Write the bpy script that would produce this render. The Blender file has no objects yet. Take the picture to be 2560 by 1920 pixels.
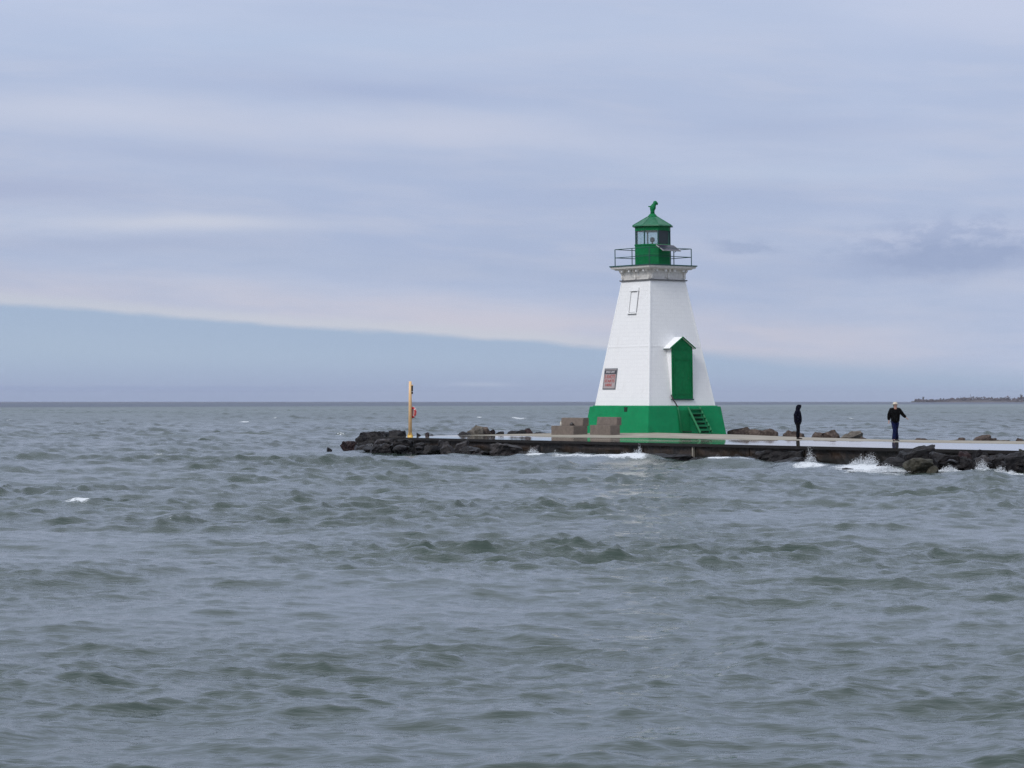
import bpy, bmesh, math, random
import numpy as np
from mathutils import Vector, Matrix, noise

random.seed(7)
R = math.radians
S = bpy.context.scene
COL = S.collection

# ------------------------------------------------------------------ camera
EYE = 2.71                    # eye height over mean lake level; the eye is the origin height
FPX = 6400.0                  # focal length in photo pixels
cam_d = bpy.data.cameras.new('camera')
cam_d.sensor_width = 36.0
cam_d.lens = 36.0 * FPX / 2560.0
cam_d.clip_start = 0.5
cam_d.clip_end = 60000.0
cam = bpy.data.objects.new('camera', cam_d)
COL.objects.link(cam)
cam.location = (0, 0, EYE)
cam.rotation_euler = (R(90) + math.atan(43.0 / FPX), 0, 0)
S.camera = cam

# ------------------------------------------------------------------ world: overcast sky
SUN_EL, SUN_AZ = 42.0, 222.0      # degrees; azimuth clockwise from +y (the sun stands behind the viewer's left)


def srgb(r, g, b):
    def f(c):
        c /= 255.0
        return c / 12.92 if c <= 0.04045 else ((c + 0.055) / 1.055) ** 2.4
    return (f(r), f(g), f(b), 1.0)


class NT:
    """small helper to write node trees"""
    def __init__(self, tree):
        self.t = tree
        self.n = tree.nodes
        self.l = tree.links

    def node(self, kind, **kw):
        nd = self.n.new(kind)
        for k, v in kw.items():
            setattr(nd, k, v)
        return nd

    def put(self, sock, v):
        if isinstance(v, bpy.types.NodeSocket):
            self.l.new(v, sock)
        elif v is not None:
            sock.default_value = v

    def math(self, op, a, b=None, c=None, clamp=False):
        nd = self.node('ShaderNodeMath', operation=op)
        nd.use_clamp = clamp
        self.put(nd.inputs[0], a)
        if b is not None:
            self.put(nd.inputs[1], b)
        if c is not None:
            self.put(nd.inputs[2], c)
        return nd.outputs[0]

    def sstep(self, v, lo, hi, a=0.0, b=1.0):
        nd = self.node('ShaderNodeMapRange', interpolation_type='SMOOTHSTEP')
        self.put(nd.inputs['Value'], v)
        self.put(nd.inputs['From Min'], lo)
        self.put(nd.inputs['From Max'], hi)
        self.put(nd.inputs['To Min'], a)
        self.put(nd.inputs['To Max'], b)
        return nd.outputs[0]

    def mix(self, f, a, b, blend='MIX'):
        nd = self.node('ShaderNodeMix', data_type='RGBA', blend_type=blend)
        self.put(nd.inputs[0], f)
        self.put(nd.inputs[6], a)
        self.put(nd.inputs[7], b)
        return nd.outputs[2]

    def comb(self, x, y, z=0.0):
        nd = self.node('ShaderNodeCombineXYZ')
        for i, v in enumerate((x, y, z)):
            self.put(nd.inputs[i], v)
        return nd.outputs[0]

    def noise(self, vec, scale, detail=3.0, rough=0.5, dist=0.0):
        nd = self.node('ShaderNodeTexNoise')
        self.put(nd.inputs['Vector'], vec)
        self.put(nd.inputs['Scale'], scale)
        self.put(nd.inputs['Detail'], detail)
        self.put(nd.inputs['Roughness'], rough)
        self.put(nd.inputs['Distortion'], dist)
        return nd.outputs['Fac']

    def gauss(self, X, E, x0, e0, sx, sy, slope=0.0):
        dx = self.math('DIVIDE', self.math('SUBTRACT', X, x0), sx)
        e = self.math('SUBTRACT', E, self.math('MULTIPLY_ADD', self.math('SUBTRACT', X, x0), slope, e0))
        de = self.math('DIVIDE', e, sy)
        q = self.math('ADD', self.math('MULTIPLY', dx, dx), self.math('MULTIPLY', de, de))
        return self.math('EXPONENT', self.math('MULTIPLY', q, -1.0))


def sk(r, g, b):
    return srgb(r - 1, g + 1, b - 1)


W = bpy.data.worlds.new('World')
S.world = W
W.use_nodes = True
W.node_tree.nodes.clear()
N = NT(W.node_tree)
geo = N.node('ShaderNodeTexCoord').outputs['Generated']
sep = N.node('ShaderNodeSeparateXYZ')
N.put(sep.inputs[0], geo)
dx_, dy_, dz_ = sep.outputs
X = N.math('ARCTAN2', dx_, dy_)
E = N.math('ARCSINE', dz_)
# streaky layered cloud: noise in (azimuth, elevation), stretched along the horizon
wob = N.noise(N.comb(N.math('MULTIPLY', X, 9.0), N.math('MULTIPLY', E, 22.0), 3.1), 1.0, 3.0, 0.5)
Ew = N.math('ADD', E, N.math('MULTIPLY', N.math('SUBTRACT', wob, 0.5), 0.010))
s1 = N.noise(N.comb(N.math('MULTIPLY', X, 5.0), N.math('MULTIPLY_ADD', Ew, 46.0, N.math('MULTIPLY', X, 2.6)), 0.7), 1.0, 4.0, 0.5)
s2 = N.noise(N.comb(N.math('MULTIPLY', X, 18.0), N.math('MULTIPLY_ADD', Ew, 120.0, N.math('MULTIPLY', X, 7.0)), 5.7), 1.0, 4.0, 0.55)
s3 = N.noise(geo, 2.2, 5.0, 0.55)
cl = N.mix(N.sstep(s1, 0.30, 0.72), sk(170, 182, 213), sk(184, 193, 219))
s4 = N.noise(N.comb(N.math('MULTIPLY', X, 45.0), N.math('MULTIPLY', Ew, 330.0), 9.7), 1.0, 5.0, 0.62)
cl = N.mix(N.math('MULTIPLY', N.sstep(s4, 0.35, 0.7), 0.35), cl, sk(170, 183, 213))
cl = N.mix(N.math('MULTIPLY', N.sstep(s2, 0.40, 0.75), 0.5), cl, sk(192, 196, 217))
cl = N.mix(N.sstep(E, 0.06, 0.17, 0.0, 0.55), cl, sk(182, 193, 221))
blobs = [  # x0, e0, sx, sy, slope, colour, weight
    (-0.125, 0.069, 0.050, 0.0032, -0.00, (204, 207, 223), 0.80),
    (-0.170, 0.110, 0.075, 0.0075, -0.02, (196, 201, 222), 0.75),
    (-0.030, 0.104, 0.075, 0.0060, -0.02, (196, 200, 221), 0.65),
    (-0.055, 0.121, 0.055, 0.0055, -0.03, (165, 177, 210), 0.75),
    (-0.120, 0.094, 0.080, 0.0050, -0.05, (167, 179, 211), 0.65),
    (-0.190, 0.082, 0.045, 0.0055, -0.02, (168, 177, 208), 0.70),
    (0.110, 0.107, 0.070, 0.0060, 0.00, (165, 178, 211), 0.55),
    (0.030, 0.079, 0.090, 0.0060, -0.03, (166, 179, 212), 0.50),
    (-0.150, 0.061, 0.060, 0.0035, 0.0, (168, 178, 208), 0.60),
    (0.100, 0.088, 0.070, 0.0045, 0.00, (186, 197, 222), 0.55),
    (-0.080, 0.140, 0.120, 0.0060, 0.03, (177, 191, 220), 0.6),
    (0.195, 0.150, 0.055, 0.0110, 0.0, (194, 200, 224), 0.7),
    (-0.050, 0.0535, 0.090, 0.0050, -0.05, (170, 182, 211), 0.5),
]
for x0, e0, sx, sy, sl, c, w in blobs:
    g = N.gauss(X, Ew, x0, e0, sx, sy, sl)
    cl = N.mix(N.math('MULTIPLY', g, w), cl, sk(*c))
# the edge of the cloud deck: a long line falling gently to one side, warm light just above it
edge = N.math('MULTIPLY_ADD', X, -0.0690, 0.0238)
edge = N.math('ADD', edge, N.math('MULTIPLY', N.math('SUBTRACT', N.noise(N.comb(N.math('MULTIPLY', X, 11.0), 0.0, 8.2), 1.0, 3.0, 0.6), 0.5), 0.0042))
en = N.noise(N.comb(N.math('MULTIPLY', X, 22.0), N.math('MULTIPLY', E, 60.0), 1.3), 1.0, 4.0, 0.6)
h = N.math('ADD', N.math('SUBTRACT', E, edge), N.math('MULTIPLY', N.math('SUBTRACT', en, 0.5), 0.0034))
h = N.math('ADD', h, N.math('MULTIPLY', N.math('SUBTRACT', N.noise(N.comb(N.math('MULTIPLY', X, 90.0), N.math('MULTIPLY', E, 260.0), 4.0), 1.0, 4.0, 0.65), 0.5), 0.0016))
warm = N.math('MULTIPLY', N.sstep(h, 0.006, 0.021, 1.0, 0.0), N.sstep(X, -0.24, -0.02, 0.50, 1.0))
warm = N.math('MULTIPLY', warm, N.sstep(X, 0.10, 0.19, 1.0, 0.0))
warm = N.math('MULTIPLY', warm, N.sstep(s2, 0.25, 0.60, 0.55, 1.0))
cl = N.mix(N.math('MULTIPLY', warm, 0.85), cl, sk(203, 200, 215))
rim = N.math('MULTIPLY', N.sstep(h, 0.0015, 0.006, 0.65, 0.0), N.sstep(X, 0.0, 0.1, 1.0, 0.0))
cl = N.mix(rim, cl, sk(200, 204, 216))
# the lone dark puffs
pn = N.noise(N.comb(N.math('MULTIPLY', X, 70.0), N.math('MULTIPLY', E, 160.0), 2.0), 1.0, 5.0, 0.6)
pe = N.math('ADD', E, N.math('MULTIPLY', N.math('SUBTRACT', pn, 0.5), 0.012))
puff_hi = N.math('MULTIPLY', N.gauss(X, pe, 0.176, 0.0615, 0.038, 0.0080, 0.03), 1.7, None, True)
cl = N.mix(N.math('MULTIPLY', puff_hi, 0.75), cl, N.mix(N.sstep(pn, 0.42, 0.6), sk(164, 175, 207), sk(182, 190, 217)))
puff = N.math('MULTIPLY', N.gauss(X, pe, 0.170, 0.0555, 0.036, 0.0062, 0.05), 1.5, None, True)
cl = N.mix(N.math('MULTIPLY', puff, 0.78), cl, sk(152, 165, 199))
puff2 = N.math('MULTIPLY', N.gauss(X, pe, 0.092, 0.0600, 0.012, 0.0020, -0.05), 1.4, None, True)
cl = N.mix(N.math('MULTIPLY', puff2, 0.60), cl, sk(156, 169, 202))
# the clear strip under the deck: Nishita sky, pulled to the blue of the lower air
sky = N.node('ShaderNodeTexSky', sky_type='NISHITA')
sky.sun_disc = False
sky.sun_elevation = R(SUN_EL)
sky.sun_rotation = R(SUN_AZ)
sky.air_density = 1.0
sky.dust_density = 1.0
low = N.mix(N.sstep(E, 0.0, 0.020), sk(156, 169, 204), sk(168, 185, 212))
low = N.mix(N.sstep(h, -0.016, 0.0), low, sk(163, 181, 211))
bank = N.math('MULTIPLY', N.sstep(N.math('ADD', E, N.math('MULTIPLY', N.math('SUBTRACT', en, 0.5), 0.002)), 0.0050, 0.0066, 1.0, 0.0),
              N.sstep(X, -0.11, -0.05, 1.0, 0.25))
low = N.mix(N.math('MULTIPLY', bank, 0.95), low, sk(150, 164, 202))
low = N.mix(N.math('MULTIPLY', N.gauss(X, E, -0.012, 0.0066, 0.012, 0.0008, -0.01), 0.5), low, sk(186, 196, 219))
low10 = N.mix(1.0, low, (10, 10, 10, 1), 'MULTIPLY')
low10 = N.mix(0.06, low10, sky.outputs[0])
soft = N.sstep(X, 0.02, 0.16, 0.0016, 0.0060)
below = N.sstep(h, N.math('MULTIPLY', soft, -1.0), soft, 1.0, 0.0)
farlow = N.sstep(X, 0.30, 0.9, 1.0, 0.0)
below = N.math('MULTIPLY', below, farlow)
below = N.math('MULTIPLY', below, N.sstep(X, -1.0, -0.4, 0.0, 1.0))
# overcast dome: brighter towards the zenith as any even cloud cover is
zen = N.math('MULTIPLY_ADD', N.math('POWER', N.math('MAXIMUM', dz_, 0.0), 0.9), 0.50, 1.0)
zen = N.math('MULTIPLY', zen, N.sstep(s3, 0.2, 0.8, 0.93, 1.07))
SKY_GAIN = 1.0
cl10 = N.mix(1.0, cl, (10 * SKY_GAIN,) * 3 + (1,), 'MULTIPLY')
vs = N.node('ShaderNodeVectorMath', operation='SCALE')
N.put(vs.inputs[0], cl10)
N.put(vs.inputs['Scale'], zen)
gray = N.mix(N.sstep(E, 0.14, 0.7, 0.0, 0.9), vs.outputs[0], N.mix(1.0, vs.outputs[0], (1.10, 1.02, 0.88, 1), 'MULTIPLY'))
final = N.mix(below, gray, low10)
bg = N.node('ShaderNodeBackground')
bg.inputs['Strength'].default_value = 0.1
N.put(bg.inputs['Color'], final)
wo = N.node('ShaderNodeOutputWorld')
N.l.new(bg.outputs[0], wo.inputs['Surface'])

# ------------------------------------------------------------------ sun (veiled)
sd = bpy.data.lights.new('sun', 'SUN')
sd.energy = 2.05
sd.angle = R(25)
sd.color = (1.0, 0.975, 0.95)
sun = bpy.data.objects.new('sun', sd)
COL.objects.link(sun)
az = R(SUN_AZ)
dsun = Vector((math.sin(az) * math.cos(R(SUN_EL)), math.cos(az) * math.cos(R(SUN_EL)), math.sin(R(SUN_EL))))
sun.rotation_euler = dsun.to_track_quat('Z', 'Y').to_euler()

S.view_settings.view_transform = 'Standard'
S.view_settings.look = 'None'
S.view_settings.exposure = 0.0
S.view_settings.gamma = 1.0
S.view_settings.use_curve_mapping = False
S.cycles.volume_bounces = 0
S.cycles.max_bounces = 6
S.cycles.use_denoising = True
S.cycles.sample_clamp_indirect = 2.0
S.cycles.sample_clamp_direct = 3.0
S.cycles.denoising_prefilter = 'FAST'


# ------------------------------------------------------------------ helpers
def tag(o, label=None, cat=None, group=None, kind=None):
    if label: o['label'] = label
    if cat: o['category'] = cat
    if group: o['group'] = group
    if kind: o['kind'] = kind
    return o


def empty(name, loc, rz=0.0, parent=None):
    o = bpy.data.objects.new(name, None)
    o.empty_display_size = 0.3
    COL.objects.link(o)
    o.location = loc
    o.rotation_euler = (0, 0, rz)
    o.parent = parent
    return o


class MB:
    """collects polygons; build() links them as one mesh object"""
    def __init__(self):
        self.v, self.f = [], []

    def add(self, vs, fs):
        b = len(self.v)
        self.v += [tuple(p) for p in vs]
        self.f += [tuple(i + b for i in f) for f in fs]
        return self

    def box(self, c, s, rz=0.0, M=None):
        x, y, z = s[0] / 2, s[1] / 2, s[2] / 2
        vs = [Vector((a, b, d)) for d in (-z, z) for a, b in ((-x, -y), (x, -y), (x, y), (-x, y))]
        m = M if M is not None else Matrix.Translation(c) @ Matrix.Rotation(rz, 4, 'Z')
        return self.add([m @ v for v in vs], [(3, 2, 1, 0), (4, 5, 6, 7), (0, 1, 5, 4), (1, 2, 6, 5), (2, 3, 7, 6), (3, 0, 4, 7)])

    def frustum(self, h0, h1, z0, z1, n=4, rot=None):
        """square (half widths) or n-gon (radii) stack"""
        def ring(h, z):
            if n == 4 and rot is None:
                return [(-h, -h, z), (h, -h, z), (h, h, z), (-h, h, z)]
            return [(h * math.cos(rot + 2 * math.pi * k / n), h * math.sin(rot + 2 * math.pi * k / n), z) for k in range(n)]
        return self.add(ring(h0, z0) + ring(h1, z1),
                        [tuple(range(n - 1, -1, -1)), tuple(range(n, 2 * n))] + [(k, (k + 1) % n, n + (k + 1) % n, n + k) for k in range(n)])

    def tube(self, pts, rad, seg=8, cap=True):
        pts = [Vector(p) for p in pts]
        if not hasattr(rad, '__len__'): rad = [rad] * len(pts)
        vs, fs = [], []
        up = Vector((0, 0, 1))
        for i, p in enumerate(pts):
            d = (pts[min(i + 1, len(pts) - 1)] - pts[max(i - 1, 0)]).normalized()
            a = d.cross(up)
            if a.length < 0.05: a = d.cross(Vector((1, 0, 0)))
            a.normalize(); b = d.cross(a)
            r = rad[i]
            rx, ry = (r if hasattr(r, '__len__') else (r, r))
            for k in range(seg):
                t = 2 * math.pi * k / seg
                vs.append(p + a * (rx * math.cos(t)) + b * (ry * math.sin(t)))
        for i in range(len(pts) - 1):
            for k in range(seg):
                k2 = (k + 1) % seg
                fs.append((i * seg + k, i * seg + k2, (i + 1) * seg + k2, (i + 1) * seg + k))
        if cap:
            fs.append(tuple(range(seg - 1, -1, -1)))
            fs.append(tuple((len(pts) - 1) * seg + k for k in range(seg)))
        return self.add(vs, fs)

    def lathe(self, prof, seg=24, c=(0, 0, 0)):
        vs, fs = [], []
        for r, z in prof:
            for k in range(seg):
                t = 2 * math.pi * k / seg
                vs.append((c[0] + r * math.cos(t), c[1] + r * math.sin(t), c[2] + z))
        for i in range(len(prof) - 1):
            for k in range(seg):
                k2 = (k + 1) % seg
                fs.append((i * seg + k, i * seg + k2, (i + 1) * seg + k2, (i + 1) * seg + k))
        fs.append(tuple(range(seg - 1, -1, -1)))
        fs.append(tuple((len(prof) - 1) * seg + k for k in range(seg)))
        return self.add(vs, fs)

    def loft(self, rings):
        n = len(rings[0])
        vs = [p for r in rings for p in r]
        fs = [tuple(range(n - 1, -1, -1)), tuple((len(rings) - 1) * n + k for k in range(n))]
        for i in range(len(rings) - 1):
            for k in range(n):
                fs.append((i * n + k, i * n + (k + 1) % n, (i + 1) * n + (k + 1) % n, (i + 1) * n + k))
        return self.add(vs, fs)

    def build(self, name, mat, parent=None, smooth=False, loc=None, bevel=0.0):
        me = bpy.data.meshes.new(name)
        me.from_pydata(self.v, [], self.f)
        me.validate()
        bm = bmesh.new(); bm.from_mesh(me)
        bmesh.ops.recalc_face_normals(bm, faces=bm.faces)
        bm.to_mesh(me); bm.free()
        if smooth:
            me.polygons.foreach_set('use_smooth', [True] * len(me.polygons))
        me.materials.append(mat)
        o = bpy.data.objects.new(name, me)
        COL.objects.link(o)
        o.parent = parent
        if loc: o.location = loc
        if bevel:
            b = o.modifiers.new('bevel', 'BEVEL'); b.width = bevel; b.segments = 2; b.limit_method = 'ANGLE'
        return o


def material(name, base, rough=0.7, metal=0.0, var=0.0, vscale=3.0, bump=0.0, bscale=20.0, dirt=None, dirt_amt=0.0, dscale=1.2, spec=0.5, stretch=(1, 1, 1)):
    m = bpy.data.materials.new(name)
    m.use_nodes = True
    n = NT(m.node_tree)
    b = m.node_tree.nodes['Principled BSDF']
    co = n.node('ShaderNodeTexCoord').outputs['Object']
    mp = n.node('ShaderNodeMapping')
    n.put(mp.inputs['Vector'], co)
    mp.inputs['Scale'].default_value = stretch
    vec = mp.outputs[0]
    col = tuple(base) + (1,)
    if var:
        f = n.sstep(n.noise(vec, vscale, 5, 0.6), 0.3, 0.7)
        dk = tuple(c * (1 - var) for c in base) + (1,)
        lt = tuple(min(1, c * (1 + var * 0.6)) for c in base) + (1,)
        col = n.mix(f, dk, lt)
    if dirt:
        f = n.math('MULTIPLY', n.sstep(n.noise(vec, dscale, 6, 0.65, 0.4), 0.52, 0.72), dirt_amt)
        col = n.mix(f, col, tuple(dirt) + (1,))
    n.put(b.inputs['Base Color'], col)
    b.inputs['Roughness'].default_value = rough
    b.inputs['Metallic'].default_value = metal
    b.inputs['Specular IOR Level'].default_value = spec
    if bump:
        bp = n.node('ShaderNodeBump')
        bp.inputs['Strength'].default_value = 1.0
        bp.inputs['Distance'].default_value = bump
        n.put(bp.inputs['Height'], n.noise(vec, bscale, 5, 0.6))
        n.l.new(bp.outputs[0], b.inputs['Normal'])
    return m


def siding_material():
    m = bpy.data.materials.new('white_painted_shingles'); m.use_nodes = True
    n = NT(m.node_tree); b = m.node_tree.nodes['Principled BSDF']
    co = n.node('ShaderNodeTexCoord').outputs['Object']
    sp = n.node('ShaderNodeSeparateXYZ'); n.put(sp.inputs[0], co)
    br = n.node('ShaderNodeTexBrick')
    n.put(br.inputs['Vector'], n.comb(n.math('SUBTRACT', sp.outputs[0], sp.outputs[1]), sp.outputs[2], 0.0))
    br.inputs['Scale'].default_value = 1.0; br.inputs['Brick Width'].default_value = 0.16; br.inputs['Row Height'].default_value = 0.21
    br.inputs['Mortar Size'].default_value = 0.010; br.inputs['Mortar Smooth'].default_value = 0.3
    br.inputs['Color1'].default_value = (0.80, 0.80, 0.80, 1); br.inputs['Color2'].default_value = (0.775, 0.775, 0.78, 1); br.inputs['Mortar'].default_value = (0.745, 0.745, 0.75, 1)
    mp = n.node('ShaderNodeMapping'); n.put(mp.inputs['Vector'], co); mp.inputs['Scale'].default_value = (1, 1, 0.18)
    col = n.mix(n.math('MULTIPLY', n.sstep(n.noise(mp.outputs[0], 3.0, 6, 0.7), 0.55, 0.75), 0.28), br.outputs['Color'], (0.58, 0.56, 0.52, 1))
    col = n.mix(n.math('MULTIPLY', n.sstep(n.noise(co, 1.4, 5, 0.6), 0.4, 0.7), 0.5), col, (0.80, 0.80, 0.80, 1))
    n.put(b.inputs['Base Color'], col); b.inputs['Roughness'].default_value = 0.6; b.inputs['Specular IOR Level'].default_value = 0.3
    bp = n.node('ShaderNodeBump'); bp.inputs['Distance'].default_value = 0.0035
    n.put(bp.inputs['Height'], n.math('MULTIPLY_ADD', n.noise(co, 14.0, 4, 0.6), 0.5, n.math('MULTIPLY', br.outputs['Fac'], -1.0)))
    n.l.new(bp.outputs[0], b.inputs['Normal'])
    return m


WHITE = siding_material()
WHITE_OLD = material('weathered_white_paint', (0.68, 0.66, 0.63), 0.7, var=0.12, vscale=7, bump=0.004, bscale=25, dirt=(0.30, 0.27, 0.23), dirt_amt=0.6, dscale=5)
WHITE_FLAT = material('white_trim_paint', (0.80, 0.80, 0.80), 0.55, var=0.04, vscale=6)
SHADOW_LINE = material('painted_shadow_line', (0.16, 0.16, 0.17), 0.8)  # dark grey for thin shadow lines drawn on the white trim
GREEN = material('green_paint', (0.004, 0.170, 0.062), 0.55, var=0.10, vscale=3, dirt=(0.004, 0.10, 0.04), dirt_amt=0.5, dscale=2.5, bump=0.002, bscale=20)
GREEN_D = material('dark_green_paint', (0.001, 0.150, 0.048), 0.6, var=0.14, vscale=5, bump=0.003, bscale=18, spec=0.2, dirt=(0.002, 0.105, 0.036), dirt_amt=0.5, dscale=2.2)
GREEN_B = material('faded_green_masonry_paint', (0.006, 0.225, 0.086), 0.85, var=0.12, vscale=1.6, bump=0.012, bscale=7, dirt=(0.010, 0.155, 0.065), dirt_amt=0.6, dscale=1.5, spec=0.2)
GREEN_R = material('weathered_green_roof_metal', (0.010, 0.135, 0.062), 0.45, var=0.2, vscale=4, dirt=(0.07, 0.19, 0.13), dirt_amt=0.6, dscale=3)
RAILM = material('green_rail_paint', (0.006, 0.060, 0.050), 0.45)
HOLE = material('dark_hole', (0.004, 0.030, 0.014), 0.9)
DARKG = material('dark_blind_panel', (0.012, 0.022, 0.026), 0.30)
SOLAR = material('solar_cells', (0.022, 0.018, 0.040), 0.35, var=0.2, vscale=8)
BLACK = material('black_metal', (0.012, 0.010, 0.010), 0.5)
STEEL = material('pale_metal', (0.40, 0.41, 0.42), 0.4, metal=0.3)
YELLOW = material('cream_yellow_paint', (0.80, 0.53, 0.27), 0.5, var=0.10, vscale=4, dirt=(0.60, 0.42, 0.22), dirt_amt=0.5, dscale=5)
YELLOW2 = material('bright_yellow_paint', (0.78, 0.52, 0.12), 0.5, var=0.06, vscale=8)
RED = material('life_ring_red', (0.42, 0.012, 0.022), 0.45)
PINK = material('life_ring_band', (0.62, 0.50, 0.50), 0.5)
BENCH = material('tan_concrete', (0.155, 0.126, 0.106), 0.9, var=0.16, vscale=5, bump=0.008, bscale=30, dirt=(0.10, 0.08, 0.066), dirt_amt=0.6, dscale=3)
RUSTPIPE = material('brown_pipe', (0.045, 0.030, 0.032), 0.6)


def glass_mat():
    m = bpy.data.materials.new('window_glass')
    m.use_nodes = True
    n = NT(m.node_tree)
    m.node_tree.nodes.clear()
    tr = n.node('ShaderNodeBsdfTransparent'); tr.inputs[0].default_value = (0.86, 0.92, 0.92, 1)
    gl = n.node('ShaderNodeBsdfGlossy'); gl.inputs['Roughness'].default_value = 0.03
    mx = n.node('ShaderNodeMixShader'); mx.inputs[0].default_value = 0.10
    n.l.new(tr.outputs[0], mx.inputs[1]); n.l.new(gl.outputs[0], mx.inputs[2])
    out = n.node('ShaderNodeOutputMaterial')
    n.l.new(mx.outputs[0], out.inputs['Surface'])
    return m


GLASS = glass_mat()

# ------------------------------------------------------------------ where things stand
# pier frame: t runs along the near edge (towards the shore end), n across the deck towards the open lake
P0 = Vector((-7.5, 137.3))
PA = R(-54.9)
U = Vector((math.cos(PA), math.sin(PA)))
NN = Vector((-U.y, U.x))
TT = [-0.0, 8, 13, 20, 30, 45, 75, 130]
NG = [0, 6, 9, 13, 19]
ZT = [[-1.91, -1.86, -1.83, -1.80, -1.80],
      [-1.91, -1.895, -1.80, -1.70, -1.85],
      [-1.91, -1.91, -1.86, -1.79, -1.93],
      [-1.91, -1.915, -1.915, -1.915, -1.98],
      [-1.91, -1.90, -1.87, -1.87, -1.94],
      [-1.91, -1.90, -1.89, -1.89, -1.93],
      [-1.91, -1.90, -1.89, -1.89, -1.93],
      [-1.91, -1.90, -1.89, -1.89, -1.93]]


def lerp_idx(a, v):
    v = min(max(v, a[0]), a[-1])
    for i in range(len(a) - 1):
        if v <= a[i + 1]:
            f = (v - a[i]) / (a[i + 1] - a[i])
            return i, f
    return len(a) - 2, 1.0


def deck_z(t, n):
    i, f = lerp_idx(TT, t); j, g = lerp_idx(NG, n)
    a = ZT[i][j] * (1 - g) + ZT[i][j + 1] * g
    b = ZT[i + 1][j] * (1 - g) + ZT[i + 1][j + 1] * g
    return EYE + a * (1 - f) + b * f


def pier_xy(t, n):
    p = P0 + U * t + NN * n
    return p.x, p.y


def to_tn(x, y):
    q = Vector((x, y)) - P0
    return q.dot(U), q.dot(NN)


def bearing(px, d):
    """ground position at survey distance d on the line of sight through photo column px"""
    return (px - 1280.0) / FPX * d, d


def edge_d(px, off=0.0):
    """distance at which the sight line meets the line at n = off"""
    k = (px - 1280.0) / FPX
    q = P0 + NN * off
    t = (k * q.y - q.x) / (U.x - k * U.y)
    return q.y + U.y * t


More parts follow.
